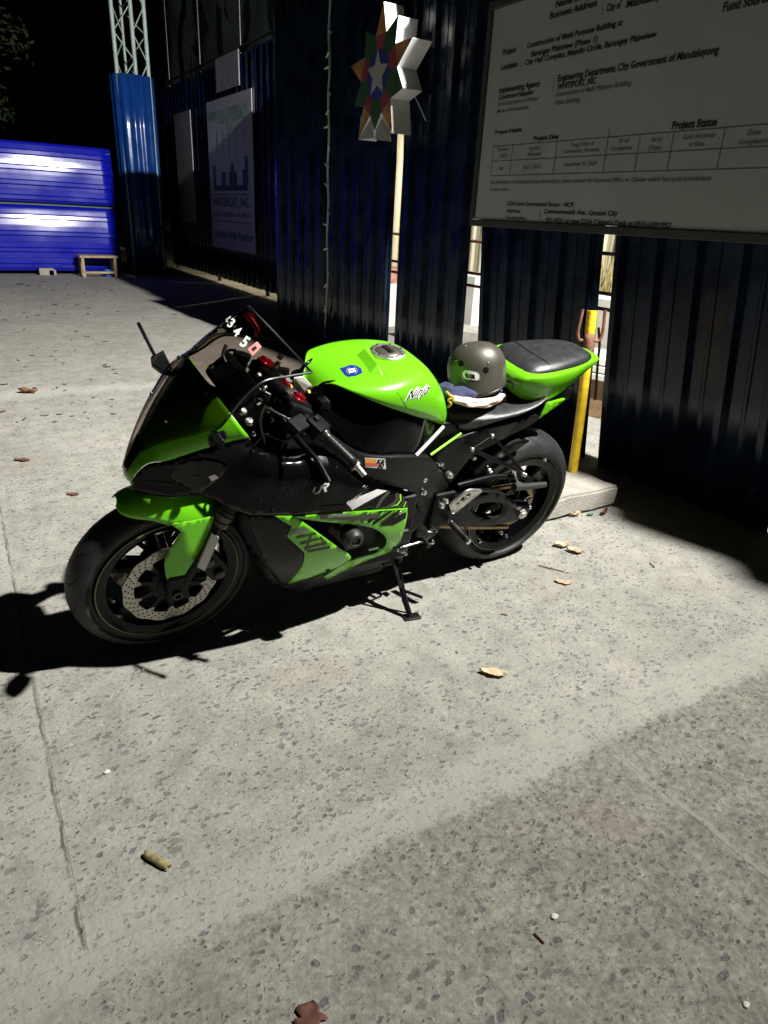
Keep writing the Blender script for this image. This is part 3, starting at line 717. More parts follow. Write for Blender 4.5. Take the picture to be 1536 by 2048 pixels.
for k in range(3): tag(stackbox('board_slab', 4.30+0.02*k, 3.76-0.015*k, 0.5, 0.62, 0.301+0.055*k, 0.301+0.055*k+0.046, WHT, 'pale board of the stack behind the gap beside the yellow post', 'board', 0.3+0.06*k), group='pale boards on the crate')
stackbox('white_block', 4.9, 4.32, 0.5, 0.7, 0.001, 0.83, WHT, 'tall white block leaning behind the gap by the yellow post', 'block', 0.1)
stackbox('white_cabinet', 4.75, 6.05, 0.5, 0.6, 0.001, 0.86, WHT, 'white cabinet showing in the gap above the helmet', 'cabinet', 0.1)
stackbox('grey_slab', 4.2, 5.35, 0.4, 0.6, 0.001, 0.42, CONC, 'grey slab showing in the gap just above the helmet', 'slab', 0.4)
stackbox('pale_pallet', 5.1, 8.3, 0.5, 0.5, 0.001, 0.56, WHT, 'pale pallet block under the pinkish crate in the narrow gap', 'pallet', 0.2)
stackbox('pink_crate', 5.1, 8.3, 0.46, 0.46, 0.561, 0.74, mat('pink crate', (0.42, 0.20, 0.15), 0.6, var=0.4, vscale=9), 'pinkish crate showing in the narrow gap below the star lantern', 'crate', 0.2)
wd = bpy.data.meshes.new('weeds'); V = []; F = []
for k in range(420):
    bx_, by_ = 5.8+random.gauss(0, 0.22), 5.05+random.gauss(0, 0.28); hgt = random.uniform(0.25, 1.25); a = random.uniform(0, 6.28); le = random.uniform(0.05, 0.22); w = random.uniform(0.008, 0.02)
    i = len(V); V += [(bx_-w, by_, 0.0), (bx_+w, by_+w, 0.0), (bx_+le*math.cos(a)+w, by_+le*math.sin(a), hgt*0.6), (bx_+le*1.8*math.cos(a), by_+le*1.8*math.sin(a), hgt), (bx_+le*math.cos(a)-w, by_+le*math.sin(a), hgt*0.6)]
    F += [(i, i+1, i+2, i+4), (i+4, i+2, i+3)]
wd.from_pydata(V, [], F); wd.materials.append(mat('dry weeds', (0.30, 0.24, 0.08), 0.8, var=0.5, vscale=12))
wo = bpy.data.objects.new('dry_weeds', wd); col.objects.link(wo); tag(wo, 'dry yellowish weeds behind the fence gap beside the signboard', 'weeds', kind='stuff')

wk = empty('work_lamp', (6.4, 13.2, 0), 'site work lamp on a stand behind the recessed hoarding', 'lamp')
w2l(rod('stand', [(6.4, 13.2, -0.02), (6.4, 13.2, 2.2)], 0.02, DARKMET, n=8), wk); w2l(box('housing', (6.30, 13.1, 2.21), (6.50, 13.3, 2.30), DARKMET, None, 0.01), wk)
wl_ = bpy.data.lights.new('work_lamp_bulb', 'POINT'); wl_.energy = 500; wl_.color = (1, 0.86, 0.6); wl_.shadow_soft_size = 0.05
wlo = bpy.data.objects.new('work_lamp_bulb', wl_); col.objects.link(wlo); wlo.location = (6.4, 13.2, 2.1); w2l(wlo, wk)

# ------------------------------------------------------------------ dark tree beyond the barrier
tr = empty('tree', (-0.5, 24, 0), 'dim tree standing in the dark beyond the blue barrier', 'tree')
V, F = tube(cr([(-0.5, 24, -0.02), (-0.45, 24, 1.5), (-0.2, 24.1, 3.2), (-0.3, 24, 5.5)], 4), lambda t: 0.2-0.14*t, 10)
parts_ = [(V, F)]
for k in range(7):
    a = k*0.9; b = Vector((-0.35, 24, 2.6+0.4*k)); parts_.append(tube([b, b+Vector((0.7*math.cos(a), 0.7*math.sin(a), 0.5)), b+Vector((1.6*math.cos(a), 1.6*math.sin(a), 0.8))], lambda t: 0.07-0.05*t, 7))
w2l(mk('trunk', *join(*parts_), mat('bark', (0.07, 0.05, 0.035), 0.9, var=0.3, vscale=12), None, True), tr)
V = []; F = []
cl = [(random.gauss(-0.4, 1.5), 24+random.gauss(0, 1.2), random.uniform(2.9, 8.0), random.uniform(0.35, 0.8)) for _ in range(46)]
for cx_, cy_, cz_, r in cl:
    for k in range(110):
        d = Vector((random.gauss(0, 1), random.gauss(0, 1), random.gauss(0, 0.7))).normalized()*r*random.random()**0.4
        p = Vector((cx_, cy_, cz_))+d; u = Vector((random.gauss(0, 1), random.gauss(0, 1), random.gauss(0, 0.6))).normalized()*0.09; w = u.orthogonal().normalized()*0.045
        i = len(V); V += [p-u, p+w, p+u, p-w]; F.append((i, i+1, i+2, i+3))
w2l(mk('crown', V, F, mat('night foliage', (0.035, 0.055, 0.02), 0.7, var=0.4, vscale=3), None, False), tr)

# ------------------------------------------------------------------ floodlight on its pole behind the hoarding
fl = empty('floodlight', (3.95, -0.75, 0), 'floodlight on a steel pole behind the hoarding, lighting the yard', 'lamp')
aim = (LAMP_AIM-LAMP).normalized()
rotq = aim.to_track_quat('-Z', 'Y')
w2l(rod('pole', [(3.95, -0.85, -0.02), (3.95, -0.85, 5.75)], 0.045, DARKMET, n=14), fl)
w2l(rod('bracket', [(3.95, -0.85, 5.55), (3.75, -0.80, 5.68), tuple(LAMP-aim*0.14)], 0.018, DARKMET, n=8), fl)
HM = Matrix.Translation(LAMP) @ rotq.to_matrix().to_4x4()
w2l(box('housing', (-0.17, -0.13, 0.035), (0.17, 0.13, 0.12), DARKMET, None, 0.01, HM), fl)
lt = bpy.data.lights.new('floodlight_beam', 'SPOT'); lt.energy = LAMP_POWER; lt.color = (1.0, 0.98, 0.93); lt.shadow_soft_size = 0.055
lt.spot_size = math.radians(178); lt.spot_blend = 0.3
lt.use_nodes = True; ln = lt.node_tree.nodes; ll = lt.node_tree.links; em = ln['Emission']
tc = ln.new('ShaderNodeTexCoord'); sp = ln.new('ShaderNodeSeparateXYZ'); ll.new(tc.outputs['Normal'], sp.inputs[0])
ab = ln.new('ShaderNodeMath'); ab.operation = 'ABSOLUTE'; ll.new(sp.outputs[2], ab.inputs[0])
pw = ln.new('ShaderNodeMath'); pw.operation = 'POWER'; ll.new(ab.outputs[0], pw.inputs[0]); pw.inputs[1].default_value = LAMP_EXP   # the reflector's beam: strong along its axis, weak to the side
ll.new(pw.outputs[0], em.inputs['Strength'])
lo_ = bpy.data.objects.new('floodlight_beam', lt); col.objects.link(lo_); lo_.matrix_world = HM; w2l(lo_, fl); lo_.matrix_basis = HM

# ================================================================== MOTORCYCLE
bike = empty('motorcycle', (0, 0, 0), 'lime green and black sport motorcycle leaning on its side stand', 'motorcycle')
bike.matrix_world = BW
WB, RF, RR = 1.425, 0.30, 0.32
SA = Vector((-math.sin(math.radians(25)), 0, math.cos(math.radians(25))))
STEER = Matrix.Translation((WB+0.107, 0, 0)) @ Matrix.Rotation(0.05, 4, SA) @ Matrix.Translation((-WB-0.107, 0, 0))
def revolve(prof, c, n=72, M=None, closed=True):
    """prof: list of (radius, y) closed loop turned about the wheel axle at c"""
    V = []
    for j in range(n):
        a = 2*math.pi*j/n
        for r, y in prof: V.append(Vector((c[0]+r*math.cos(a), c[1]+y, c[2]+r*math.sin(a))))
    if M is not None: V = [M@v for v in V]
    return V, grid_faces(n, len(prof), closed, True)
def tyre_prof(R, w, bead):
    P = []
    for k in range(15):
        a = -math.pi/2+math.pi*k/14; P.append((R-w*0.80+w*0.80*math.cos(a), w*math.sin(a)))
    P = [(bead, -w*0.66), (bead+0.018, -w*0.86), (bead+0.04, -w*0.97)]+P+[(bead+0.04, w*0.97), (bead+0.018, w*0.86), (bead, w*0.66)]
    return P
def tyre_pt(R, w, a, b):
    """point on the tread: a round the wheel, b across (-1..1)"""
    q = b*math.pi/2; r = R-w*0.80+(w*0.80+0.0008)*math.cos(q); return Vector((r*math.cos(a), (w+0.0008)*math.sin(q), r*math.sin(a)))
def wheel(name, c, R, w, rimw, M, front):
    cw = Vector(c)
    rimp = [(0.196, -rimw), (0.214, -rimw-0.006), (0.229, -rimw-0.008), (0.232, -rimw-0.002), (0.217, -rimw+0.008), (0.206, -rimw*0.6), (0.204, 0), (0.206, rimw*0.6), (0.217, rimw-0.008), (0.232, rimw+0.002), (0.229, rimw+0.008), (0.214, rimw+0.006), (0.196, rimw), (0.190, rimw*0.5), (0.190, -rimw*0.5)]
    rim = mk(name, *revolve(rimp, c, 72, M), BLACKG, bike, True, auto=40)
    mk('tyre', *revolve(tyre_prof(R, w, 0.222), c, 96, M), RUBBER, rim, True)
    # tread grooves as dark strips on the surface, recess shade put into their colour
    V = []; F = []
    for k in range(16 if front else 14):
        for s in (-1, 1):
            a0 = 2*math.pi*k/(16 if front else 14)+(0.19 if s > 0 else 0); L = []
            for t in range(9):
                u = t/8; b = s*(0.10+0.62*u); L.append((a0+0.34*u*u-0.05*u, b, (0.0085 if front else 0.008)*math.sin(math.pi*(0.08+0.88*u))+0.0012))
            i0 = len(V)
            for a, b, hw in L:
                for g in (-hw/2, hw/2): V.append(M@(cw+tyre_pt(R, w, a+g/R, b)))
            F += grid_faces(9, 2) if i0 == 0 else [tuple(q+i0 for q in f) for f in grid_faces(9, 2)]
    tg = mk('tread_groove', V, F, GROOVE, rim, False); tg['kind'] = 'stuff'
    # rim stripe
    for s in (1, -1):
        V, F = revolve([(0.2305, s*(rimw+0.0085)), (0.2265, s*(rimw+0.0095))], c, 72, M, closed=False)
        mk('rim_stripe', V, F, mat('rim tape', (0.16, 0.19, 0.04), 0.35), rim, True)
    # hub and spokes
    hub = [(0, 0.03), (0.002, 0.045), (0.05, 0.05), (0.10, 0.05), (0.148, 0.045), (0.15, 0.03)]
    V, F = lathe([(t-0.075, r) for t, r in hub], cw, cw+Vector((0, 1, 0)), 24); mk('hub', [M@v for v in V], F, BLACKM, rim, True, auto=40)
    for k in range(6):
        a = 2*math.pi*k/6+0.35; d = Vector((math.cos(a), 0, math.sin(a))); t = Vector((-d.z, 0, d.x)); V = []
        for r, hw, hy in ((0.035, 0.022, 0.032), (0.09, 0.016, 0.026), (0.15, 0.013, 0.022), (0.200, 0.020, 0.022)):
            p = cw+d*r+t*(0.015*math.sin(r*14))
            V += [p+t*hw*0.6+Vector((0, hy, 0)), p+t*hw, p+t*hw*0.6-Vector((0, hy, 0)), p-t*hw*0.6-Vector((0, hy, 0)), p-t*hw, p-t*hw*0.6+Vector((0, hy, 0))]
        mk('spoke', [M@v for v in V], grid_faces(4, 6, True), BLACKM, rim, True, auto=40)
    return rim
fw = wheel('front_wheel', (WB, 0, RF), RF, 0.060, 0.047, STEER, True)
I4 = Matrix.Identity(4)
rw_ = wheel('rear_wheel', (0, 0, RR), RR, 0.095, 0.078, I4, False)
def disc(y, parent, c, M, R=0.155, r0=0.118, m=STEEL):
    out = []; n = 120
    for j in range(n):
        a = 2*math.pi*j/n; rr = R-0.005*(0.5+0.5*math.cos(a*12)); out.append((rr*math.cos(a), rr*math.sin(a)))
    inn = []
    for j in range(n):
        a = 2*math.pi*j/n; k = (a*10/(2*math.pi)) % 1.0; rr = r0-(0.016 if 0.38 < k < 0.62 else 0.0); inn.append((rr*math.cos(a), rr*math.sin(a)))
    holes = [inn]
    for k in range(36):
        for q, r in enumerate((0.1245, 0.1345, 0.1445)):
            a = 2*math.pi*(k+q*0.36)/36; h = []
            for e in range(6):
                b = e*math.pi/3; h.append(((r*math.cos(a)+0.0036*math.cos(b)), (r*math.sin(a)+0.0036*math.sin(b))))
            holes.append(h)
    P = [Vector(p) for p in out]; E = [(i, (i+1) % n) for i in range(n)]
    for h in holes:
        k = len(P); P += [Vector(p) for p in h]; E += [(k+i, k+(i+1) % len(h)) for i in range(len(h))]
    V, _, T = delaunay_2d_cdt(P, E, [], 0, 1e-8)[:3]
    T2 = []
    for f in T:
        q = (V[f[0]]+V[f[1]]+V[f[2]])/3; rr = q.length
        if rr > R or not inside(q, out) or inside(q, inn): continue
        if any((q-Vector((sum(p[0] for p in h)/6, sum(p[1] for p in h)/6))).length < 0.0031 for h in holes[1:]): continue
        T2.append(tuple(f))
    o = mk('brake_disc', [M@Vector((c[0]+v.x, y, c[2]+v.y)) for v in V], T2, m, parent, False, 0.005, 0)
    return o
for s in (1, -1):
    d_ = disc(s*0.066, fw, (WB, 0, RF), STEER)
    V, F = lathe([(0, 0.04), (0.001, 0.064), (0.004, 0.066), (0.006, 0.04)], (WB, s*0.062, RF), (WB, s*0.062+s, RF), 30)
    V, F = join((V, F), *[boxvf((0.05, -0.003, -0.008), (0.108, 0.003, 0.008), Matrix.Translation((WB, s*0.065, RF)) @ Matrix.Rotation(2*math.pi*(k+0.5)/10, 4, 'Y')) for k in range(10)])
    mk('disc_carrier', [STEER@v for v in V], F, BLACKM, fw, True, auto=40)
    for k in range(10):
        a = 2*math.pi*(k+0.5)/10; p = Vector((WB+0.108*math.cos(a), s*0.064, RF+0.108*math.sin(a)))
        V, F = lathe([(0, 0.0075), (0.006, 0.0075), (0.007, 0.004), (0.0055, 0.003)], p, p+Vector((0, s, 0)), 10); mk('disc_button', [STEER@v for v in V], F, STEEL, fw, True, auto=40)
V, F = lathe([(0, 0.016), (0.012, 0.016), (0.013, 0.010), (0.006, 0.009)], (WB, 0.118, RF), (WB, 1, RF), 16); mk('axle_nut', [STEER@v for v in V], F, DARKMET, fw, True, auto=40)

# ---- forks
def lerp3(a, b, t): return Vector(a).lerp(Vector(b), t)
for s in (1, -1):
    top = Vector((1.062, s*0.102, 0.935)) if s > 0 else Vector((1.082, -0.102, 0.955)); bot = STEER@Vector((WB-0.015, s*0.104, RF+0.02)); 
    d = (top-bot).normalized()
    fk = rod('fork_leg', [bot+d*0.02, bot+d*0.25, bot+d*0.26, top], lambda t: 0.0215 if t < 0.5 else 0.027, BLACKM, bike, 20)
    rod('dust_seal', [bot+d*0.248, bot+d*0.262, bot+d*0.264, bot+d*0.285, bot+d*0.287, bot+d*0.30], lambda t: (0.031, 0.031, 0.027, 0.031, 0.029, 0.029)[int(round(t*5))], mat('dull fork seal', (0.10, 0.095, 0.07), 0.5, 0.6), fk, 20)
    # axle clamp + caliper
    box('axle_clamp', (WB-0.04, min(s*0.085, s*0.122), RF-0.035), (WB+0.03, max(s*0.085, s*0.122), RF+0.075), BLACKM, fk, 0.012, STEER)
    cm = STEER@Matrix.Translation((WB-0.118, s*0.085, RF+0.075)) @ Matrix.Rotation(math.radians(32), 4, 'Y')
    cal = box('brake_caliper', (-0.035, -0.034, -0.062), (0.035, 0.034, 0.062), BLACKM, fk, 0.012, cm)
    for q in (-0.035, 0.035):
        V, F = lathe([(0, 0.017), (0.012, 0.017), (0.015, 0.013)], cm@Vector((0, s*0.034, q)), cm@Vector((0, s*1, q)), 16); mk('caliper_pot', V, F, DARKMET, cal, True, auto=40)
    mk('fork_cap', *lathe([(0, 0.027), (0.004, 0.027), (0.006, 0.021), (0.014, 0.019), (0.016, 0.014), (0.010, 0.010)], top, top+d, 24), REDAN, fk, True, auto=40)
mk('fork_reflector', [S(424, 1066, .135), S(438, 1075, .135), S(409, 1141, .135), S(394, 1133, .135)], [(0, 1, 2, 3)], mat('grey fork strip', (0.55, 0.55, 0.52), 0.45), bike, False, 0.008, 0)

# ---- front fender
C = [Vector((WB+r*math.cos(math.radians(a)), 0, RF+r*math.sin(math.radians(a)))) for a, r in ((67, 0.342), (75, 0.345), (88, 0.345), (100, 0.345), (115, 0.345), (128, 0.345))]
E = SP([(231, 1012, .022), (240, 1027, .045), (265, 1037, .062), (305, 1042, .075), (345, 1052, .085), (385, 1048, .092), (424, 1036, .095)])
fender = shell('front_fender', C, E, GREEN, bike, 0.003, (WB, 0, RF), p=2.1, rows=30, half=12)
FPY = lambda x, z: 0.113+0.02*(0.5-z)*0+0.006*math.sin((x-1.2)*9)
for s in (1, -1):
    ol = [(338, 1046, 1), (385, 1040), (427, 1030, 1), (419, 1062), (410, 1082), (384, 1130), (359, 1165), (350, 1168), (334, 1157), (329, 1138), (330, 1117), (350, 1080), (360, 1062)]
    O = [S(p[0], p[1], .113) for p in ol]; O2 = [(q.x, q.z)+((1,) if len(p) > 2 else ()) for q, p in zip(O, ol)]
    if s > 0: panel('fork_guard', O2, FPY, GREEN, bike, 0.004, 0.015, pix=False, mirror=True)
fgb = bvh_of([o for o in bpy.data.objects if o.name.startswith('fork_guard')][:1])
for px, py in ((386, 1098), (354, 1149)):
    q = S(px, py, .115); mk('guard_bolt', *lathe([(0, 0.008), (0.003, 0.008), (0.0035, 0.005), (0.002, 0.0045)], q, q+Vector((0, 1, 0)), 12), BLACKM, bike, True, auto=40)

# ---- nose cowl and windscreen
CN = [Vector(v) for v in ((1.518, 0, .662), (1.533, 0, .70), (1.500, 0, .772), (1.446, 0, .866), (1.384, 0, .953), (1.335, 0, 1.012))]
EN = SP([(262, 968, .04), (272, 948, .05), (296, 927, .07), (333, 922, .10), (364, 912, .13), (400, 900, .16), (452, 885, .20), (498, 875, .225)])
cowl = shell('nose_cowl', CN, EN, GREEN, bike, 0.004, (1.25, 0, 0.80), p=1.7, rows=36, half=16)
V, F, r_, c_ = shellpts(CN, EN, rows=14, half=8, p=1.7, s0=-0.30, s1=0.30, v0=0.13, v1=0.36, out=0.002, both=False)
mk('intake_panel', V, orient(V, F, Vector((1.25, 0, 0.8))), BLACKG, cowl, True, 0.002)
CS = SP([(243, 937, 0), (262, 891, 0), (300, 826, 0), (345, 765, 0), (395, 713, 0), (450, 648, 0), (500, 615, 0)])
cwb = bvh_of([cowl])
def over(px, py, up=0.007):
    h = cwb.ray_cast(CAMB, rayb(px, py)); n_ = h[1] if h[1].dot(CAMB-h[0]) > 0 else -h[1]; return h[0]+n_*up
ES = [over(268, 912), over(300, 897), over(345, 882), over(405, 866), over(448, 846)]+SP([(484, 800, .165), (525, 764, .155), (575, 753, .135), (624, 745, .115)])
screen = shell('windscreen', CS, ES, SMOKE, bike, 0.0, p=1.7, rows=40, half=16)
edge = [screen.data.vertices[i].co.copy() for i in range(39*33, 40*33)]
# apex lip: black edge trim along the trailing edge and down the left side
rod('screen_edge', edge, 0.0032, HOSE, screen, 7)
colL = [screen.data.vertices[r*33+32].co.copy() for r in range(20, 40)]
rod('screen_edge', colL, 0.0035, HOSE, screen, 7)
rod('screen_edge', [Vector((v.x, -v.y, v.z)) for v in colL], 0.0035, HOSE, screen, 7)
sbv = bvh_of([screen])
for px, py in ((335, 841), (410, 789), (422, 733)):
    h = sbv.ray_cast(CAMB, rayb(px, py))
    if h[0]: 
        nn = h[1] if h[1].dot(CAMB-h[0]) > 0 else -h[1]
        for sy in (1, -1):
            p = Vector((h[0].x, sy*h[0].y, h[0].z)); n2 = Vector((nn.x, sy*nn.y, nn.z))
            mk('screen_bolt', *lathe([(-0.004, 0.006), (0.003, 0.006), (0.005, 0.003)], p, p+n2, 12), CHROME, screen, True, auto=40)
# gear numbers on the screen
def ptext(name, s, o, ex, ey, bvh, m, parent, shear=0.0, bold=0.0, lift=0.0014, sub=1):
    """print a word: o = pixel of its lower left, ex / ey = pixel vectors of one em"""
    V, F = text2d(s, shear, bold)
    pts = [Vector((o[0]+v[0]*ex[0]+v[1]*ey[0], o[1]+v[0]*ex[1]+v[1]*ey[1])) for v in V]
    T = []
    for f in F:
        for i in range(1, len(f)-1): T.append((f[0], f[i], f[i+1]))
    for _ in range(sub):
        mid = {}; T2 = []
        def mp(a, b):
            k = (min(a, b), max(a, b))
            if k not in mid: mid[k] = len(pts); pts.append((pts[a]+pts[b])/2)
            return mid[k]
        for a, b, c in T:
            ab, bc, ca = mp(a, b), mp(b, c), mp(c, a); T2 += [(a, ab, ca), (ab, b, bc), (ca, bc, c), (ab, bc, ca)]
        T = T2
    return decal(name, None, bvh, m, parent, lift, pts=pts, tris=T)
for ch, px, py, m, k in (('2', 448, 640, WHITED, 21), ('3', 453, 651, WHITED, 25), ('4', 464, 668, WHITED, 26), ('5', 478, 689, WHITED, 30)):
    ptext('gear_number', ch, (px, py), (0.78*k, 0.50*k), (0.62*k, -0.86*k), sbv, m, screen, bold=0.03)
dk = decal('gear_number', [(495, 698), (514, 683), (523, 694), (505, 712)], sbv, PINKP, screen)
decal('gear_number', [(503, 698), (510, 692), (514, 697), (507, 703)], sbv, BLACKD, screen, 0.003)

# ---- instrument cluster, stays and cables behind the screen
box('instrument_cluster', (-0.03, -0.10, -0.045), (0.03, 0.10, 0.05), BLACKM, bike, 0.015, Matrix.Translation((1.225, 0, 0.955)) @ Matrix.Rotation(math.radians(-50), 4, 'Y'))
box('fairing_stay', (1.14, -0.05, 0.78), (1.33, 0.05, 0.86), BLACKM, bike, 0.01)
box('top_clamp', (-0.045, -0.135, -0.012), (0.045, 0.135, 0.012), BLACKM, bike, 0.01, Matrix.Translation((1.07, 0, 0.93)) @ Matrix.Rotation(math.radians(-26), 4, 'Y'))
box('lower_clamp', (-0.05, -0.135, -0.02), (0.05, 0.135, 0.02), BLACKM, bike, 0.012, Matrix.Translation((1.175, 0, 0.72)) @ Matrix.Rotation(math.radians(-26), 4, 'Y'))
mk('stem_nut', *lathe([(0, 0.022), (0.012, 0.022), (0.014, 0.012)], (1.062, 0, 0.94), (1.04, 0, 0.99), 6), ALU, bike, False)
q = [S(587, 753, 0), S(607, 751, 0), S(632, 777, 0.02), S(613, 787, 0.02)]
dm = mk('steering_damper', q+[v-Vector((0, 0, 0.028)) for v in q], [(0, 1, 2, 3), (7, 6, 5, 4), (0, 4, 5, 1), (1, 5, 6, 2), (2, 6, 7, 3), (3, 7, 4, 0)], ALU, bike, False, bev=0.004)
a, b = S(612, 780, .03), S(634, 797, .04); rod('damper_rod', [a, b], 0.0045, BRASS, dm, 8)
mk('damper_screw', *lathe([(0, 0.008), (0.006, 0.008), (0.008, 0.004)], S(618, 786, .035), S(618, 786, .035)+Vector((0, .6, 1)), 6), BRASS, dm, False)
rod('ignition_key', [S(566, 762, .02), S(575, 770, .02), S(583, 778, .02)], lambda t: 0.012-0.006*t, REDAN, bike, 8)
mk('key_tag', *lathe([(0, 0.016), (0.004, 0.017), (0.006, 0.012)], S(574, 776, .02), S(574, 776, .02)+Vector((.2, .3, 1)), 12), ORANGED, bike, True)
# handlebars
def bar(s):
    g0, g1, ge = S(640, 862, .205), S(713, 932, .325), S(729, 951, .352)
    f0 = Vector((1.075, 0.128, 0.915))
    Y = lambda v: Vector((v.x, s*v.y, v.z))
    d = (g1-g0).normalized()
    hb = rod('handlebar', [Y(f0), Y(g0-d*0.04), Y(g0), Y(g1)], 0.0112, BLACKM, bike, 14)
    rod('grip', [Y(g0.lerp(g1, k/22)) for k in range(2, 23)], lambda t: 0.0165+0.0012*math.sin(t*60)+(0.005 if t < 0.06 else 0)+(0.004 if t > 0.93 else 0), HOSE, hb, 18)
    rod('bar_end', [Y(g1), Y(g1+d*0.003), Y(g1+d*0.004), Y(ge)], lambda t: (0.0145, 0.0145, 0.009, 0.009)[int(round(t*3))], ALU if s > 0 else DARKMET, hb, 16)
    box('clip_on_clamp', (-0.04, -0.03, -0.02), (0.04, 0.03, 0.02), FRAME, hb, 0.01, Matrix.Translation(Y(f0)) @ Matrix.Rotation(math.radians(-26), 4, 'Y'))
    M = Matrix.Translation(Y(g0-d*0.012)) @ (Vector((d.x, s*d.y, d.z)).to_track_quat('Y', 'Z').to_matrix().to_4x4())
    sg_ = box('switchgear', (-0.025, -0.032, -0.024), (0.03, 0.028, 0.026), BLACKM, hb, 0.007, M)
    box('switch', (-0.026, -0.02, -0.004), (-0.020, -0.004, 0.010), DARKD, sg_, 0.002, M); box('switch', (-0.004, -0.022, 0.026), (0.012, -0.006, 0.034), FRAME, sg_, 0.002, M)
    # lever
    L = [S(566, 838, .16), S(584, 862, .20), S(604, 886, .25), S(634, 920, .315), S(650, 948, .35), S(658, 964, .37)]
    rod('lever', [Y(v) for v in cr(L, 6)], lambda t: 0.0072 if t < 0.85 else 0.0085, BLACKM, hb, 10)
    box('lever_perch', (-0.02, -0.03, -0.014), (0.045, 0.02, 0.016), FRAME, hb, 0.006, M @ Matrix.Translation((0.035, -0.03, 0.0)))
    mk('perch_bolt', *lathe([(0, 0.011), (0.006, 0.011), (0.008, 0.006), (0.004, 0.005)], Y(S(598, 851, .19)), Y(S(598, 851, .19))+Vector((-.2, .3*s, 1)), 12), ALU, hb, True, auto=40)
    return hb
hbL = bar(1); hbR = bar(-1)
rs = mk('fluid_reservoir', *lathe([(0, 0.022), (0.03, 0.024), (0.033, 0.028), (0.048, 0.028), (0.05, 0.02)], (1.13, -0.19, 0.90), (1.11, -0.195, 1.0), 20), BLACKM, bike, True, auto=40)
for (pts_, r) in (([S(452, 690, -.08), S(447, 715, -.06), S(470, 750, -.02), S(498, 768, .02), S(540, 790, .05)], .0055), ([S(470, 700, -.15), S(455, 703, -.12), S(452, 730, -.06), S(480, 770, .0)], .0045),
                  ([S(600, 850, .17), S(560, 830, .14), S(520, 815, .10), S(480, 850, .08)], .005), ([S(610, 860, .18), S(570, 880, .18), S(530, 870, .14), S(500, 900, .1)], .0045),
                  ([S(465, 800, .15), S(460, 830, .16), S(470, 862, .17), S(500, 880, .18)], .004), ([S(540, 790, .1), S(520, 840, .13), S(530, 890, .15)], .005), ([S(560, 800, .1), S(575, 850, .15), S(560, 900, .17)], .0055)):
    rod('cable', pts_, r, HOSE, bike, 8, True)
for px, py, y, r in ((476, 800, .12, .008), (487, 822, .14, .010), (520, 802, .1, .009), (545, 840, .13, .008), (553, 800, .08, .010), (498, 842, .15, .011), (530, 775, .06, .008), (580, 843, .17, .010), (507, 868, .17, .007), (540, 820, .1, .007), (518, 750, .0, .008), (556, 728, -.06, .010), (561, 712, -.09, .009), (470, 845, .15, .008)):
    q = S(px, py, y); ax = Vector((random.uniform(-.6, .2), random.uniform(.1, .9), random.uniform(.5, 1)))
    mk('cockpit_fastener', *lathe([(-0.01, r), (0.004, r), (0.007, r*0.6), (0.004, r*0.5)], q, q+ax, 8), random.choice((CHROME, ALU, DARKMET, ALU)), bike, True, auto=40)
bx = box('throttle_housing', (-0.05, -0.04, -0.035), (0.05, 0.04, 0.035), FRAME, bike, 0.012, Matrix.Translation(S(487, 822, .06)) @ Matrix.Rotation(0.5, 4, 'Y'))
box('nose_light_block', (-0.17, -0.10, -0.004), (0.14, 0.10, 0.004), BLACKM, bike, 0.003, Matrix.Translation((1.285, 0, 0.725)) @ Matrix.Rotation(math.radians(8), 4, 'Y'))  # plate added inside the nose to stop light reaching the fender
box('headlight_housing', (1.29, -0.085, 0.735), (1.41, 0.085, 0.83), BLACKM, bike, 0.03)  # box added behind the headlights, also closing the nose to light
# mirrors
for s in (1, -1):
    Y = lambda v: Vector((v.x, s*abs(v.y), v.z)) if s < 0 else Vector((v.x-.03, abs(v.y)*.82, v.z-.035))
    P = [S(301, 712, -.255), S(327, 699, -.265), S(344, 733, -.215), S(338, 747, -.205), S(320, 741, -.22), S(303, 728, -.245)]
    P = [Y(v) for v in P]; n_ = (P[1]-P[0]).cross(P[2]-P[0]).normalized()
    mr = mk('mirror', P+[v+n_*0.022 for v in P], [(0, 1, 2, 3, 4, 5), (11, 10, 9, 8, 7, 6)]+[(i, (i+1) % 6, 6+(i+1) % 6, 6+i) for i in range(6)], BLACKM, bike, False, bev=0.004)
    a, b = Y(S(309, 710, -.265)), Y(S(276, 645, -.36)); d = (b-a); u = rayb(292, 678); u.y *= -s; n_ = d.cross(u).normalized()
    V = []
    for t, w in ((0, 0.022), (0.25, 0.034), (0.6, 0.036), (0.9, 0.028), (1.0, 0.014)):
        p = a+d*t; V += [p-u*w+n_*0.0055, p+u*w*0.6+n_*0.0055, p+u*w*0.6-n_*0.0055, p-u*w-n_*0.0055]
    mk('mirror_blade', V, grid_faces(5, 4, True)+[(3, 2, 1, 0), (16, 17, 18, 19)], BLACKM, mr, False, bev=0.003)
    rod('mirror_stalk', [Y(S(338, 742, -.215)), Y(S(372, 762, -.19))], 0.013, BLACKM, mr, 12)
    mk('mirror_bolt', *lathe([(0, 0.007), (0.004, 0.007), (0.006, 0.003)], Y(S(336, 741, -.217)), Y(S(336, 741, -.217))+Vector((0, s, 0.6)), 8), ALU, mr, True)

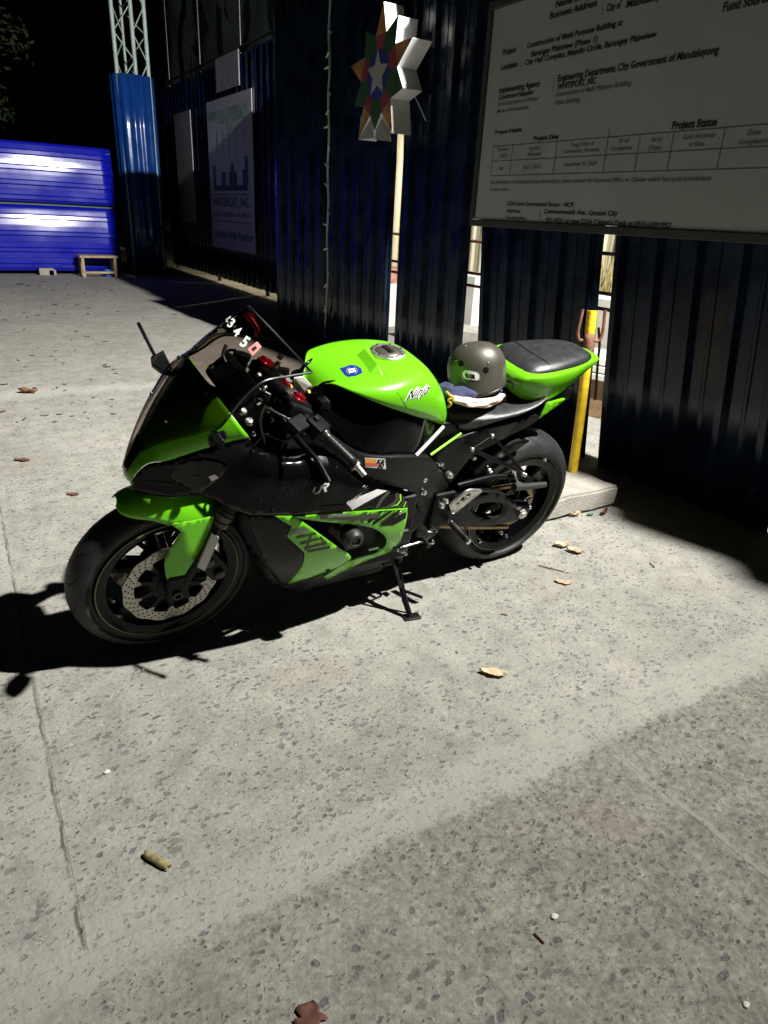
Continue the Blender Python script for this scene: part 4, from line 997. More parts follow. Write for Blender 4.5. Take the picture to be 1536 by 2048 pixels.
# ---- side fairing
YF = rbf([(1.523, .682, .04), (1.52, .65, .045), (1.482, .762, .07), (1.44, .782, .10), (1.406, .811, .13), (1.367, .842, .16), (1.41, .70, .12), (1.311, .881, .20), (1.30, .74, .21), (1.257, .903, .225), (1.22, .85, .19), (1.2, .80, .238), (1.2, .72, .246), (1.27, .66, .232), (1.12, .838, .16), (1.10, .788, .24), (1.10, .73, .252),
          (1.03, .832, .155), (1.0, .77, .243), (.93, .79, .185), (.90, .70, .250), (.98, .66, .258), (.85, .62, .248), (.72, .62, .232), (.68, .54, .228), (1.1, .57, .250), (1.12, .44, .225), (.95, .47, .248), (.80, .47, .242), (.66, .42, .215), (1.0, .3, .19), (.9, .25, .165), (.75, .28, .165), (.62, .30, .16), (1.17, .35, .175), (1.05, .23, .14)])
uf = panel('upper_fairing', [(262, 968, 1), (272, 949), (297, 929), (334, 925), (365, 915), (401, 903), (453, 888), (498, 879, 1), (513, 893), (541, 906), (573, 913), (600, 911), (626, 899), (640, 892, 1), (668, 914), (690, 936), (710, 955), (733, 970), (753, 977), (777, 980), (800, 986), (814, 1000), (815, 1014, 1), (740, 1019), (662, 1024), (574, 1030), (500, 1030, 1), (470, 1020), (430, 1004), (397, 990), (345, 994), (300, 990), (264, 984, 1)], YF, BLACKG, bike, 0.005, 0.018, mirror=True)
lf = panel('lower_fairing', [(548, 1032, 1), (574, 1032), (589, 1032, 1), (599, 1039), (632, 1063), (670, 1091), (692, 1105), (702, 1114), (699, 1122), (673, 1136), (630, 1152), (592, 1164), (575, 1168, 1), (604, 1133), (609, 1106, 1), (574, 1073, 1), (584, 1053, 1)], YF, GREEN, bike, 0.005, 0.018, mirror=True)
lb = panel('lower_fairing_nose', [(500, 1031, 1), (548, 1032, 1), (584, 1053, 1), (574, 1073, 1), (609, 1106, 1), (604, 1133), (575, 1168, 1), (562, 1172, 1), (545, 1150), (522, 1105), (505, 1065)], lambda x, z: YF(x, z)-0.0015, BLACKM, bike, 0.005, 0.018, mirror=True)
rf = panel('rear_fairing', [(590, 1033, 1), (662, 1026), (740, 1021), (815, 1016, 1), (814, 1034), (807, 1064), (797, 1088), (783, 1102), (760, 1112), (735, 1121), (700, 1137), (653, 1160, 1), (648, 1154, 1), (700, 1122), (748, 1108), (768, 1097), (774, 1082), (766, 1069), (745, 1056), (701, 1048), (650, 1044), (605, 1038)], YF, GREEN, bike, 0.005, 0.016, mirror=True)
bp = panel('belly_pan', [(562, 1173, 1), (592, 1165), (630, 1153), (673, 1137), (700, 1124), (748, 1110), (770, 1100), (800, 1108, 1), (760, 1135), (700, 1152), (640, 1172), (590, 1190, 1)], lambda x, z: YF(x, z)-0.008, BLACKM, bike, 0.004, 0.02, mirror=True)
fr_ = panel('radiator_shroud', [(470, 1024, 1), (498, 1031), (508, 1066), (524, 1105), (548, 1150), (562, 1172, 1), (530, 1160), (500, 1110), (470, 1050)], lambda x, z: YF(x, z)-0.02-0.9*max(0, x-1.13), BLACKM, bike, 0.004, 0.02, mirror=True)
hl = panel('headlight', [(344, 951), (352, 936), (363, 925), (397, 917), (441, 923), (453, 939), (432, 962), (408, 979), (397, 986), (370, 973), (346, 962)], lambda x, z: YF(x, z)+0.003, LENS, bike, 0.002, 0.012, mirror=True)
ufb = bvh_of([uf]); lfb = bvh_of([lf]); rfb = bvh_of([rf]); hlb = bvh_of([hl])
decal('reflector', [(417, 953), (430, 948), (438, 955), (424, 962)], hlb, ALU, hl, 0.002)
decal('reflector', [(387, 953), (402, 951), (403, 955), (389, 957)], hlb, GREYD, hl, 0.002)
decal('chin_trim', [(280, 962), (320, 963), (346, 966), (345, 972), (318, 970), (285, 967)], ufb, FRAME, uf, 0.002)
# graphics
decal('white_flash', [(704, 1020), (774, 981), (754, 978), (692, 1006)], ufb, WHITED, uf)
for k in range(7): stroke('flash_streak', [(693+k*4, 1006-k*2.2), (729+k*5, 970+k*1.4)], 1.5, ufb, GREYL if k % 2 else WHITED, uf, 0.0018, step=9)
decal('black_sweep', [(640, 1012), (690, 1008), (706, 1018), (695, 1023), (640, 1025)], ufb, BLACKD, uf, 0.0022)
for ln_ in ([(778, 983), (764, 997), (752, 1018)], [(793, 986), (794, 997), (788, 1006), (770, 1017)]): stroke('grey_stripe', ln_, 6, ufb, GREYD, uf)
stroke('lime_stripe', [(800, 988), (801, 1000), (794, 1009), (780, 1015)], 3.2, ufb, LIME, uf)
stroke('grey_stripe', [(806, 992), (807, 1003), (799, 1013)], 3, ufb, GREYD, uf)
stroke('lime_stripe', [(812, 1003), (806, 1014)], 2, ufb, LIME, uf)
for ln_, w, m in (([(640, 1034), (662, 1033), (700, 1036), (760, 1030)], 9, GREYD), ([(655, 1033), (700, 1029)], 7, GREYL), ([(741, 1022), (722, 1046)], 5, GREYD), ([(735, 1022), (700, 1044)], 5, GREYD), ([(763, 1020), (736, 1044)], 6, BLACKD), ([(783, 1020), (745, 1048)], 5, BLACKD), ([(775, 1019), (748, 1040)], 2.5, GREYD), ([(800, 1021), (763, 1050)], 7, BLACKD), ([(790, 1022), (758, 1046)], 2.2, GREYD)):
    stroke('fairing_stripe', ln_, w, rfb, m, rf, 0.0016 if m is BLACKD else 0.0021)
decal('fairing_stripe', [(757, 1052), (805, 1026), (813, 1024), (811, 1036), (787, 1050)], rfb, BLACKD, rf)
stroke('lime_edge', [(592, 1033), (662, 1027), (740, 1022), (814, 1017)], 2.4, rfb, LIME, rf, 0.002, step=9)
stroke('lime_edge', [(613, 1049), (640, 1069), (670, 1091)], 4.5, lfb, LIME, lf, 0.002)
stroke('lime_edge', [(592, 1035), (601, 1041)], 5, lfb, LIME, lf, 0.002); stroke('lime_edge', [(690, 1105), (699, 1112)], 3.5, lfb, LIME, lf, 0.002)
decal('grey_band', [(566, 1066), (588, 1060), (612, 1054), (619, 1059), (600, 1066), (578, 1071)], lfb, GREYL, lf, 0.0018)
for ln_ in ([(593, 1075), (632, 1066)], [(600, 1087), (646, 1074)], [(608, 1097), (654, 1085)], [(614, 1103), (660, 1094)], [(622, 1068), (612, 1100)], [(640, 1072), (650, 1090)]): stroke('logo_stroke', ln_, 4.2, lfb, GREYD, lf, 0.0018)
ptext('model_lettering', 'ZX-10', (545, 998), (30, -7.0), (7, -32), ufb, mat('tone sticker', (0.007, 0.007, 0.0075), 0.3, spec=0.14), uf, 0.25, 0.03)
ptext('model_lettering', 'R', (633, 985), (33, -4.0), (6, -25), ufb, WHITED, uf, 0.35, 0.02)
stroke('model_lettering', [(626, 984), (630, 974)], 2, ufb, WHITED, uf); stroke('model_lettering', [(629, 987), (638, 985), (643, 970)], 2, ufb, WHITED, uf)
for px, py, bb_ in ((800, 1025, rfb), (506, 905, ufb), (672, 936, ufb), (545, 1022, ufb), (741, 1060, rfb), (788, 1095, rfb), (655, 1140, lfb), (520, 1000, ufb)):
    h = bb_.ray_cast(CAMB, rayb(px, py))
    if h[0]: mk('fairing_bolt', *lathe([(0, 0.0075), (0.003, 0.0075), (0.004, 0.004)], h[0], h[0]+Vector((0, 1, 0)), 12), ALU if px == 800 else BLACKM, bike, True)
# ---- engine, frame
eng = empty('engine'); eng.parent = bike
box('crankcase', (0.56, -0.165, 0.24), (0.98, 0.165, 0.50), BLACKM, eng, 0.03); box('cylinder_block', (0.72, -0.15, 0.45), (1.02, 0.15, 0.76), BLACKM, eng, 0.02, Matrix.Identity(4))
mk('generator_cover', *lathe([(0, 0.088), (0.03, 0.086), (0.042, 0.075), (0.046, 0.03)], (0.885, 0.15, 0.455), (0.885, 1, 0.455), 30), BLACKG, eng, True, auto=40)
mk('sprocket_cover', *lathe([(0, 0.075), (0.02, 0.07), (0.03, 0.05)], (0.60, 0.13, 0.42), (0.60, 1, 0.42), 24), BLACKM, eng, True, auto=40)
box('engine_cover', (0.60, 0.14, 0.46), (0.70, 0.185, 0.56), FRAME, eng, 0.012); box('engine_cover', (0.59, 0.13, 0.33), (0.66, 0.178, 0.40), FRAME, eng, 0.012)
box('radiator', (1.06, -0.16, 0.38), (1.11, 0.16, 0.80), BLACKM, bike, 0.006, Matrix.Translation((0, 0, 0)))
box('airbox', (0.55, -0.12, 0.70), (1.0, 0.12, 0.93), BLACKM, bike, 0.03)
box('headstock', (1.02, -0.05, 0.70), (1.14, 0.05, 0.92), BLACKM, bike, 0.02)
box('oil_sump', (0.62, -0.11, 0.15), (0.98, 0.11, 0.25), BLACKM, eng, 0.02)
sq = S(706, 1076, .255); sl0 = Vector((sq.x, 0.17, sq.z))
slid = mk('frame_slider', *lathe([(0, 0.022), (0.05, 0.022), (0.052, 0.031), (0.062, 0.034), (0.098, 0.033), (0.107, 0.026), (0.108, 0.016), (0.098, 0.014), (0.097, 0.006)], sl0, sl0+Vector((0, 1, 0)), 28), mat('slider nylon', (0.02, 0.02, 0.02), 0.5), bike, True, auto=40)
mk('slider_bolt', *lathe([(0, 0.010), (0.006, 0.010), (0.007, 0.006)], sl0+Vector((0, 0.097, 0)), sl0+Vector((0, 1, 0)), 6), DARKMET, slid, False)
ptp = decal('engine_badge', [(736, 1098), (756, 1093), (758, 1097), (738, 1102)], bvh_of([o for o in eng.children if o.type == 'MESH']), GREYL, eng)
YFR = rbf([(1.10, .86, .205), (.95, .83, .215), (.85, .76, .215), (.70, .70, .205), (.56, .68, .175), (.60, .52, .165), (.50, .55, .15), (.52, .40, .145), (.8, .62, .21)])
frm = panel('frame_beam', [(602, 868, 1), (640, 866), (668, 876), (700, 898), (730, 911), (770, 915), (810, 914), (850, 915), (868, 921), (888, 950), (897, 968), (888, 1000), (872, 1040), (862, 1075, 1), (835, 1075, 1), (838, 1030), (832, 1000), (815, 980), (781, 971), (745, 963), (715, 945), (680, 920), (640, 895), (605, 890, 1)], YFR, FRAME, bike, 0.03, 0.02, mirror=True)
frb = bvh_of([frm])
for px, py, r in ((846, 958, .0085), (846, 984, .0075), (880, 926, .007), (899, 950, .008), (868, 1060, .007), (862, 1083, .007)):
    q = S(px, py, .165); mk('frame_bolt', *lathe([(-0.01, r*1.5), (0.004, r*1.5), (0.005, r), (0.012, r), (0.0125, r*0.5), (0.009, r*0.45)], q, q+Vector((-0.2, 1, 0.1)), 14), CHROME if px % 2 == 0 else ALU, frm, True, auto=40)
st_ = decal('brand_sticker', [(729, 915), (770, 917), (772, 938), (730, 934)], frb, WHITED, frm, 0.001)
decal('sticker_band', [(729.5, 916), (753, 917), (752, 926), (730, 925)], frb, ORANGED, frm, 0.0018); decal('sticker_band', [(730, 925), (752, 926), (758, 931), (730, 931)], frb, REDD, frm, 0.0018)
ptext('sticker_lettering', 'K&', (752, 927), (11.5, 0.6), (2, -13), frb, BLACKD, frm, 0.3, 0.04, 0.0018, 0); ptext('sticker_lettering', 'N', (754, 936.5), (13, 0.7), (2, -12), frb, BLACKD, frm, 0.3, 0.05, 0.0018, 0)

# ---- tank
CT = [Vector(v) for v in ((.985, 0, .915), (.955, 0, .955), (.90, 0, .983), (.863, 0, .992), (.777, 0, 1.005), (.696, 0, 1.012), (.616, 0, .998), (.548, 0, .935), (.505, 0, .86), (.488, 0, .795))]
ET = SP([(622, 772, .030), (645, 768, .062), (668, 767, .098), (706, 785, .15), (768, 811, .19), (826, 831, .185), (861, 841, .165), (884, 849, .135)])+[Vector((.497, .10, .785)), Vector((.494, .07, .782))]
tank = shell('fuel_tank', CT, ET, GREEN, bike, 0.003, (.75, 0, .75), p=3.0, rows=48, half=22)
tkb = bvh_of([tank])
YC = rbf([(1.02, .94, .03), (.98, .955, .06), (.94, .95, .095), (.87, .925, .135), (.8, .91, .17), (.66, .85, .17), (.56, .79, .125), (1.02, .88, .11), (.9, .84, .175), (.75, .76, .19), (.62, .73, .17), (.56, .70, .155)])
tc_ = panel('tank_cover', [(628, 778, 1), (645, 764), (668, 760, 1), (706, 777), (768, 803), (826, 823), (861, 834), (886, 846, 1), (868, 872), (845, 900), (835, 913, 1), (800, 913), (765, 912), (725, 905), (690, 885), (660, 860), (640, 830)], YC, BLACKG, bike, 0.01, 0.02, mirror=True)
h = tkb.ray_cast(CAMB, rayb(785, 713)); nn = h[1] if h[1].dot(CAMB-h[0]) > 0 else -h[1]; capc = Vector((h[0].x, 0, h[0].z))
h2 = tkb.ray_cast(capc+Vector((0, 0, 0.2)), Vector((0, 0, -1))); nn = h2[1] if h2[1].z > 0 else -h2[1]; nn = Vector((nn.x, 0, nn.z)).normalized(); capc = h2[0]-nn*0.004
cap = mk('fuel_cap', *lathe([(-0.01, 0.058), (0.008, 0.058), (0.0105, 0.055), (0.011, 0.043), (0.006, 0.041)], capc, capc+nn, 40), ALU, bike, True, auto=40)
mk('cap_insert', *lathe([(0.0, 0.0405), (0.010, 0.0405), (0.0135, 0.036), (0.0142, 0.0)], capc, capc+nn, 32), mat('bronze cap', (0.22, 0.21, 0.17), 0.35, 0.8, var=0.2, vscale=30), cap, True, auto=40)
u_ = nn.cross(Vector((0, 1, 0))).normalized(); v_ = Vector((0, 1, 0))
for k in range(7):
    a = 2*math.pi*k/7; p = capc+nn*0.0105+(u_*math.cos(a)+v_*math.sin(a))*0.0493; mk('cap_bolt', *lathe([(0, 0.0035), (0.003, 0.0035), (0.0035, 0.0018)], p, p+nn, 8), DARKMET, cap, True)
box('cap_flap', (-0.009, -0.026, 0.0138), (0.009, 0.026, 0.018), DARKMET, cap, 0.002, Matrix(((u_.x, v_.x, nn.x, capc.x), (u_.y, v_.y, nn.y, capc.y), (u_.z, v_.z, nn.z, capc.z), (0, 0, 0, 1))))
decal('shield_sticker', [(680, 737), (693, 733), (700, 730), (711, 731), (722, 737), (725, 746), (712, 752), (697, 754), (690, 750)], tkb, NAVYD, tank, 0.001, 4)
for k in range(16):
    a = 2*math.pi*k/16; b = 2*math.pi*(k+0.6)/16
    if k % 8 in (3, 4): continue
    decal('shield_ring', [(704+r*math.cos(t)*1.25, 742+r*math.sin(t)*0.85) for r, t in ((9.5, a), (9.5, b), (7.2, b), (7.2, a))], tkb, GREYL, tank, 0.0016, 9)
decal('shield_mark', [(696, 739), (709, 737), (712, 744), (699, 747)], tkb, WHITED, tank, 0.0016)
decal('shield_mark', [(701, 740.5), (706, 739.7), (708, 743.4), (703, 744.3)], tkb, GREYL, tank, 0.002)
ptext('tank_lettering', 'Ninja', (809, 801), (20.5, -7.0), (9, -27), tkb, WHITED, tank, 0.35, 0.075, 0.0012); ptext('tank_lettering', 'Ninja', (810, 801), (20.5, -7.0), (9, -27), tkb, BLACKD, tank, 0.35, 0.008, 0.0020)
stroke('tank_seam', [(770, 747), (778, 760), (795, 786), (812, 812), (826, 829)], 1.3, tkb, mat('seam shadow green', (0.06, 0.25, 0.01), 0.5), tank, 0.0008)
# raised step in front of the filler cap
def tk(px, py, up=-0.002):
    h = tkb.ray_cast(CAMB, rayb(px, py)); n_ = h[1] if h[1].dot(CAMB-h[0]) > 0 else -h[1]; return h[0]+n_*up
W = [tk(711, 710), tk(738, 748), tk(755, 738, .018), tk(729, 707, .018), tk(768, 752), tk(748, 696)]
mk('tank_step', W, [(0, 1, 2, 3), (3, 2, 4, 5), (1, 4, 2), (0, 3, 5)], GREEN, tank, False, bev=0.003)
trim = rod('frame_trim', [S(887, 853, .155), S(860, 882, .172), S(832, 911, .19)], 0.0065, mat('polished trim', (0.75, 0.75, 0.72), 0.4, 0.2), bike, 8)
rod('lime_trim', [S(922, 867, .14), S(892, 888, .15), S(861, 910, .165)], 0.0048, LIME, bike, 8)

# ---- seat and tail
CSE = [Vector(v) for v in ((.500, 0, .79), (.47, 0, .822), (.40, 0, .828), (.30, 0, .828), (.21, 0, .832), (.13, 0, .842), (.075, 0, .855))]
ESE = SP([(899, 846, .10), (915, 857, .125), (940, 860, .14), (996, 842, .158), (1045, 828, .155), (1078, 812, .145), (1094, 797, .13)])
seat = shell('rider_seat', CSE, ESE, LEATHER, bike, 0.012, (.3, 0, .6), p=2.9, rows=36, half=16)
rod('seat_piping', [v.co.copy() for v in seat.data.vertices if False] or [S(897, 843, .105), S(893, 822, .08), S(890, 800, .05)], 0.004, HOSE, seat, 7)
def ringloft(name, rings, m, parent, cap=True, **k):
    nr = len(rings); nc = len(rings[0]); F = grid_faces(nr, nc, True)
    if cap: F += [tuple(range(nc-1, -1, -1)), tuple(range((nr-1)*nc, nr*nc))]
    return mk(name, [p for r in rings for p in r], F, m, parent, True, **k)
def tailring(x, w, zb, zt, dz=0.0):
    hp = [(0.0, zt+0.004), (0.55*w, zt+0.004), (0.86*w, zt), (0.975*w, zt-0.006), (w, zt-0.016), (0.93*w, zt-0.35*(zt-zb)-0.012), (0.80*w, zb+0.010), (0.74*w, zb), (0.3*w, zb+0.004)]
    R = [Vector((x+0.0*q[1], q[0], q[1])) for q in hp]; L = [Vector((x, -q[0], q[1])) for q in hp[1:]]
    return R+[Vector((x, 0, zb-0.002))]+L[::-1]
prof = [(0.215, .07, .875, .915), (0.19, .118, .855, .938), (0.12, .146, .832, .950), (0.03, .142, .832, .957), (-0.05, .125, .854, .960), (-0.12, .100, .884, .963), (-0.19, .075, .912, .962), (-0.238, .048, .930, .955)]
dense = []
for i in range(len(prof)-1):
    for j in range(4):
        t = j/4; p0, p1, p2, p3 = [np.array(prof[max(0, min(len(prof)-1, i+q))]) for q in (-1, 0, 1, 2)]
        dense.append(0.5*(2*p1+(p2-p0)*t+(2*p0-5*p1+4*p2-p3)*t*t+(3*p1-p0-3*p2+p3)*t**3))
dense.append(np.array(prof[-1]))
tail = ringloft('tail_cowl', [tailring(*d) for d in dense], GREEN, bike, auto=38)
padp = [(0.190, .070, .915, .930), (0.176, .102, .910, .950), (0.13, .122, .903, .973), (0.06, .126, .913, .981), (-0.02, .116, .927, .986), (-0.09, .100, .938, .988), (-0.15, .080, .948, .986), (-0.185, .060, .953, .976), (-0.198, .044, .955, .963)]
def padring(x, w, zb, zt):
    hp = [(0, zt), (0.5*w, zt-0.001), (0.78*w, zt-0.005), (0.93*w, zt-0.014), (w, zt-0.028), (0.98*w, zb), (0.4*w, zb)]
    R = [Vector((x, a, b)) for a, b in hp]; return R+[Vector((x, 0, zb))]+[Vector((x, -a, b)) for a, b in hp[:0:-1]]
dp = []
for i in range(len(padp)-1):
    for j in range(4):
        t = j/4; p0, p1, p2, p3 = [np.array(padp[max(0, min(len(padp)-1, i+q))]) for q in (-1, 0, 1, 2)]
        dp.append(0.5*(2*p1+(p2-p0)*t+(2*p0-5*p1+4*p2-p3)*t*t+(3*p1-p0-3*p2+p3)*t**3))
dp.append(np.array(padp[-1]))
pad = ringloft('passenger_pad', [padring(*d) for d in dp], LEATHER, bike, auto=70)
pb = bvh_of([pad]); seam = []
for k in range(13):
    y = -0.102+0.204*k/12; hh = pb.ray_cast(Vector((0.095-0.10*abs(y), y, 1.2)), Vector((0, 0, -1)))
    if hh[0]: seam.append(hh[0])
rod('pad_seam', seam, 0.0025, HOSE, pad, 6)
rod('seat_strap', cr([S(1005, 768, .06), S(1018, 762, .08), S(1028, 768, .1), S(1026, 778, .11)], 5), 0.005, HOSE, bike, 7)
panel('tail_lower', [(1078, 838, 1), (1094, 808), (1103, 804, 1), (1128, 797), (1128, 802), (1115, 812), (1098, 824)], lambda x, z: 0.118+0.1*(x-0.05), GREEN, bike, 0.006, 0.015, mirror=True)
YS = rbf([(.62, .70, .165), (.50, .74, .15), (.40, .76, .145), (.25, .78, .14), (.08, .82, .12), (.45, .62, .145), (.3, .70, .135), (.1, .78, .11)])
sfr = panel('subframe_cover', [(866, 917, 1), (884, 899), (910, 880), (940, 868), (970, 858), (996, 851), (1040, 840), (1080, 828), (1092, 822, 1), (1070, 845), (1030, 866), (985, 890), (950, 908), (925, 935), (905, 962), (897, 966, 1)], YS, BLACKM, bike, 0.012, 0.018, mirror=True)
rod('subframe_tube', [(.50, .10, .66), (.25, .105, .78), (-.05, .09, .88)], 0.016, BLACKM, bike, 12); rod('subframe_tube', [(.50, -.10, .66), (.25, -.105, .78), (-.05, -.09, .88)], 0.016, BLACKM, bike, 12)
box('undertray', (-0.12, -0.09, 0.80), (0.45, 0.09, 0.86), BLACKM, bike, 0.02, Matrix.Rotation(0.0, 4, 'Y'))
panel('side_cover', [(830, 914, 1), (886, 848, 1), (905, 846), (930, 858, 1), (905, 882), (868, 918, 1)], lambda x, z: 0.128, BLACKM, bike, 0.02, 0.02, mirror=True)
# passenger peg hanger
hgr = rod('peg_hanger', [S(984, 872, .16), S(944, 899, .17)], 0.0065, BLACKM, bike, 10)
rod('hanger_tube', [S(944, 899, .17), S(1000, 925, .18), S(1048, 945, .19)], 0.0085, BLACKM, hgr, 10); rod('hanger_tube', [S(984, 872, .16), S(1048, 945, .19)], 0.005, BLACKM, hgr, 10)
rod('passenger_peg', [S(1036, 940, .17), S(1055, 958, .20)], 0.012, BLACKM, hgr, 12)
for px, py, y in ((984, 872, .165), (944, 899, .175), (948, 916, .17), (1050, 950, .2), (1046, 948, .2)): q = S(px, py, y); mk('hanger_bolt', *lathe([(-.006, .008), (.005, .008), (.008, .005)], q, q+Vector((0, 1, 0.3)), 10), ALU, hgr, True, auto=40)
rod('exhaust_hanger', cr([S(1030, 935, .12), S(1030, 950, .12), S(1036, 962, .12), S(1043, 964, .12)], 5), 0.006, CHROME, bike, 8)
# swingarm, chain, shock
for s in (1, -1):
    y = s*0.118
    V2 = [(.47, .45), (.38, .475), (.28, .48), (.18, .46), (.10, .42), (.04, .375), (-.035, .355), (-.05, .32), (-.035, .288), (.06, .285), (.2, .30), (.34, .335), (.47, .375)]
    hole = [(.12, .385), (.16, .41), (.24, .425), (.30, .41), (.24, .36), (.16, .335), (.12, .34)]
    sw_ = panel('swingarm', V2, lambda x, z: 0.135+0.01*math.sin(x*6), FRAME, bike, 0.032, 0.03, pix=False, holes=[hole]) if s > 0 else None
    if sw_:
        W = [v.co.copy() for v in sw_.data.vertices]; mk('swingarm', [Vector((v.x, -v.y, v.z)) for v in W], [tuple(reversed(p.vertices)) for p in sw_.data.polygons], FRAME, bike, True, 0.032)
box('swingarm_bridge', (.30, -.11, .36), (.42, .11, .44), FRAME, bike, 0.015)
mk('chain_adjuster', *lathe([(0, .022), (.012, .022), (.014, .015), (.018, .015), (.02, .006)], (0.0, .138, .32), (0, 1, .32), 6), ALU, bike, False)
chn = []
for k in range(46):
    t = k/45; chn.append((Vector((.60, .085, .455)).lerp(Vector((.0, .085, .43)), t), 0)); chn.append((Vector((.60, .085, .375)).lerp(Vector((.0, .085, .21)), t)-Vector((0, 0, .012*math.sin(t*math.pi))), 1))
V = []; F = []
for p, lo in chn:
    v, f = boxvf((p.x-.0065, p.y-.008, p.z-.006), (p.x+.0065, p.y+.008, p.z+.006)); V, F = join((V, F), (v, f))
ch_ = mk('chain', V, F, mat('chain steel', (.28, .20, .10), .4, .9, var=.3, vscale=60), bike, False); ch_['kind'] = 'stuff'
out = []
for k in range(84):
    a = 2*math.pi*k/84; r = .108 if k % 2 == 0 else .101; out.append((r*math.cos(a), .32+r*math.sin(a)))
panel('sprocket', out, lambda x, z: .085, mat('sprocket steel', (.25, .2, .12), .4, .9), rw_, .006, .03, pix=False, n=1, holes=[[(.085*math.cos(t*.524+.1), .32+.085*math.sin(t*.524+.1)) for t in range(12)]])
rw_.update_tag()
for k in range(5):
    a = 2*math.pi*k/5+.3; rod('sprocket_arm', [(.03*math.cos(a), .082, .32+.03*math.sin(a)), (.09*math.cos(a), .084, .32+.09*math.sin(a))], .009, BLACKM, rw_, 8)
rod('chain_guard', [(.36, .10, .50), (.2, .105, .515), (.03, .105, .49)], .012, BLACKM, bike, 10)
rod('silencer', cr([(.55, -.10, .22), (.35, -.15, .24), (.15, -.20, .33), (-.08, -.225, .42)], 6), lambda t: .03+.035*min(1, max(0, t-.4)*3), BLACKM, bike, 20)
rod('swingarm_spool', [S(1028, 974, .15), S(1052, 973, .15), S(1090, 969, .15)], lambda t: .016-.004*t, mat('dull black nylon', (.03, .033, .034), .55), bike, 14)
shk = rod('shock_absorber', [(.42, 0, .40), (.34, 0, .66)], .022, DARKMET, bike, 16)
sp_ = []
for k in range(120):
    a = k/120*2*math.pi*7; t = k/119; p = Vector((.405, 0, .45)).lerp(Vector((.35, 0, .62)), t); sp_.append(p+Vector((math.cos(a)*.034, math.sin(a)*.034, 0)))
rod('spring', sp_, .006, BLACKM, shk, 6)
panel('rear_hugger', [(.30, .56), (.22, .63), (.12, .66), (.06, .655), (.10, .62), (.18, .59), (.26, .53)], lambda x, z: .10, BLACKM, bike, .2, .03, pix=False)
# rearset
hg = panel('heel_guard', [(898, 1010, 1), (918, 993), (938, 979), (962, 979, 1), (963, 985), (940, 1003), (917, 1022), (905, 1029, 1)], lambda x, z: .175, ALU, bike, .004, .02, holes=[[(921, 1000), (927, 994), (930, 996), (924, 1003)], [(933, 990), (940, 986), (941, 989), (935, 994)], [(912, 1009), (917, 1004), (919, 1006), (914, 1011)]])
box('rearset_plate', (.40, .135, .36), (.50, .16, .52), BLACKM, bike, .012)
pg = rod('foot_peg', [S(902, 1046, .175).lerp(S(936, 1082, .275), k/14) for k in range(15)], lambda t: .0125+.0012*math.cos(t*14*math.pi), DARKMET, bike, 12)
mk('peg_end', *lathe([(0, .012), (.004, .012), (.006, .006)], S(937, 1083, .275), S(937, 1083, .275)+(S(936, 1082, .275)-S(902, 1046, .175)), 10), CHROME, pg, True)
gl = rod('shift_lever', [S(878, 1052, .17), S(866, 1070, .18), S(848, 1082, .185), S(800, 1096, .18)], .005, DARKMET, bike, 8)
rod('shift_toe_peg', [S(847, 1077, .19), S(858, 1093, .235)], .009, HOSE, gl, 10)
rod('shift_rod', [S(806, 1094, .19), S(845, 1082, .19)], .0035, CHROME, gl, 8)
for px, py, y, r in ((862, 1061, .18, .008), (865, 1084, .18, .007), (885, 1012, .17, .012), (893, 1003, .17, .01), (905, 1024, .17, .008), (795, 1100, .18, .007), (806, 1103, .18, .008), (812, 1108, .17, .007), (1003, 1066, .14, .008), (1012, 1072, .14, .009), (1050, 998, .14, .008), (1060, 1015, .14, .008), (980, 942, .1, .011), (975, 935, .1, .009), (1090, 920, .12, .006), (960, 1083, .12, .008)):
    q = S(px, py, y); ax = Vector((random.uniform(-.4, .1), 1, random.uniform(.1, .8)))
    mk('chassis_bolt', *lathe([(-.012, r), (.003, r), (.006, r*.6), (.004, r*.4)], q, q+ax, 8), random.choice((ALU, CHROME, DARKMET)), bike, True, auto=40)
# side stand
ft = BI@gr(818, 1233, 0.006); tp = Vector((.60, .135, .235))
sd = rod('side_stand', [tp, tp.lerp(ft, .3)+Vector((.004, .004, 0)), tp.lerp(ft, .7)+Vector((.003, .003, 0)), ft+Vector((0, 0, .01))], lambda t: .0125-.002*t, BLACKM, bike, 14)
fM = BI@Matrix.Translation(gr(822, 1236, 0)) @ Matrix.Rotation(-.2, 4, 'Z')
V, F = boxvf((-.03, -.02, .002), (.035, .022, .009), fM); mk('stand_foot', V, F, DARKMET, sd, False, bev=.003)
rod('stand_tang', [tp.lerp(ft, .55), tp.lerp(ft, .55)+Vector((.0, .06, .0))+Vector((-.05, 0, 0))], .006, BLACKM, sd, 8)
rod('stand_spring', [tp+Vector((.03, .02, .02)), tp.lerp(ft, .45)+Vector((.01, .012, 0))], .006, DARKMET, sd, 8)
box('stand_bracket', (.56, .09, .20), (.65, .135, .30), BLACKM, bike, .01)

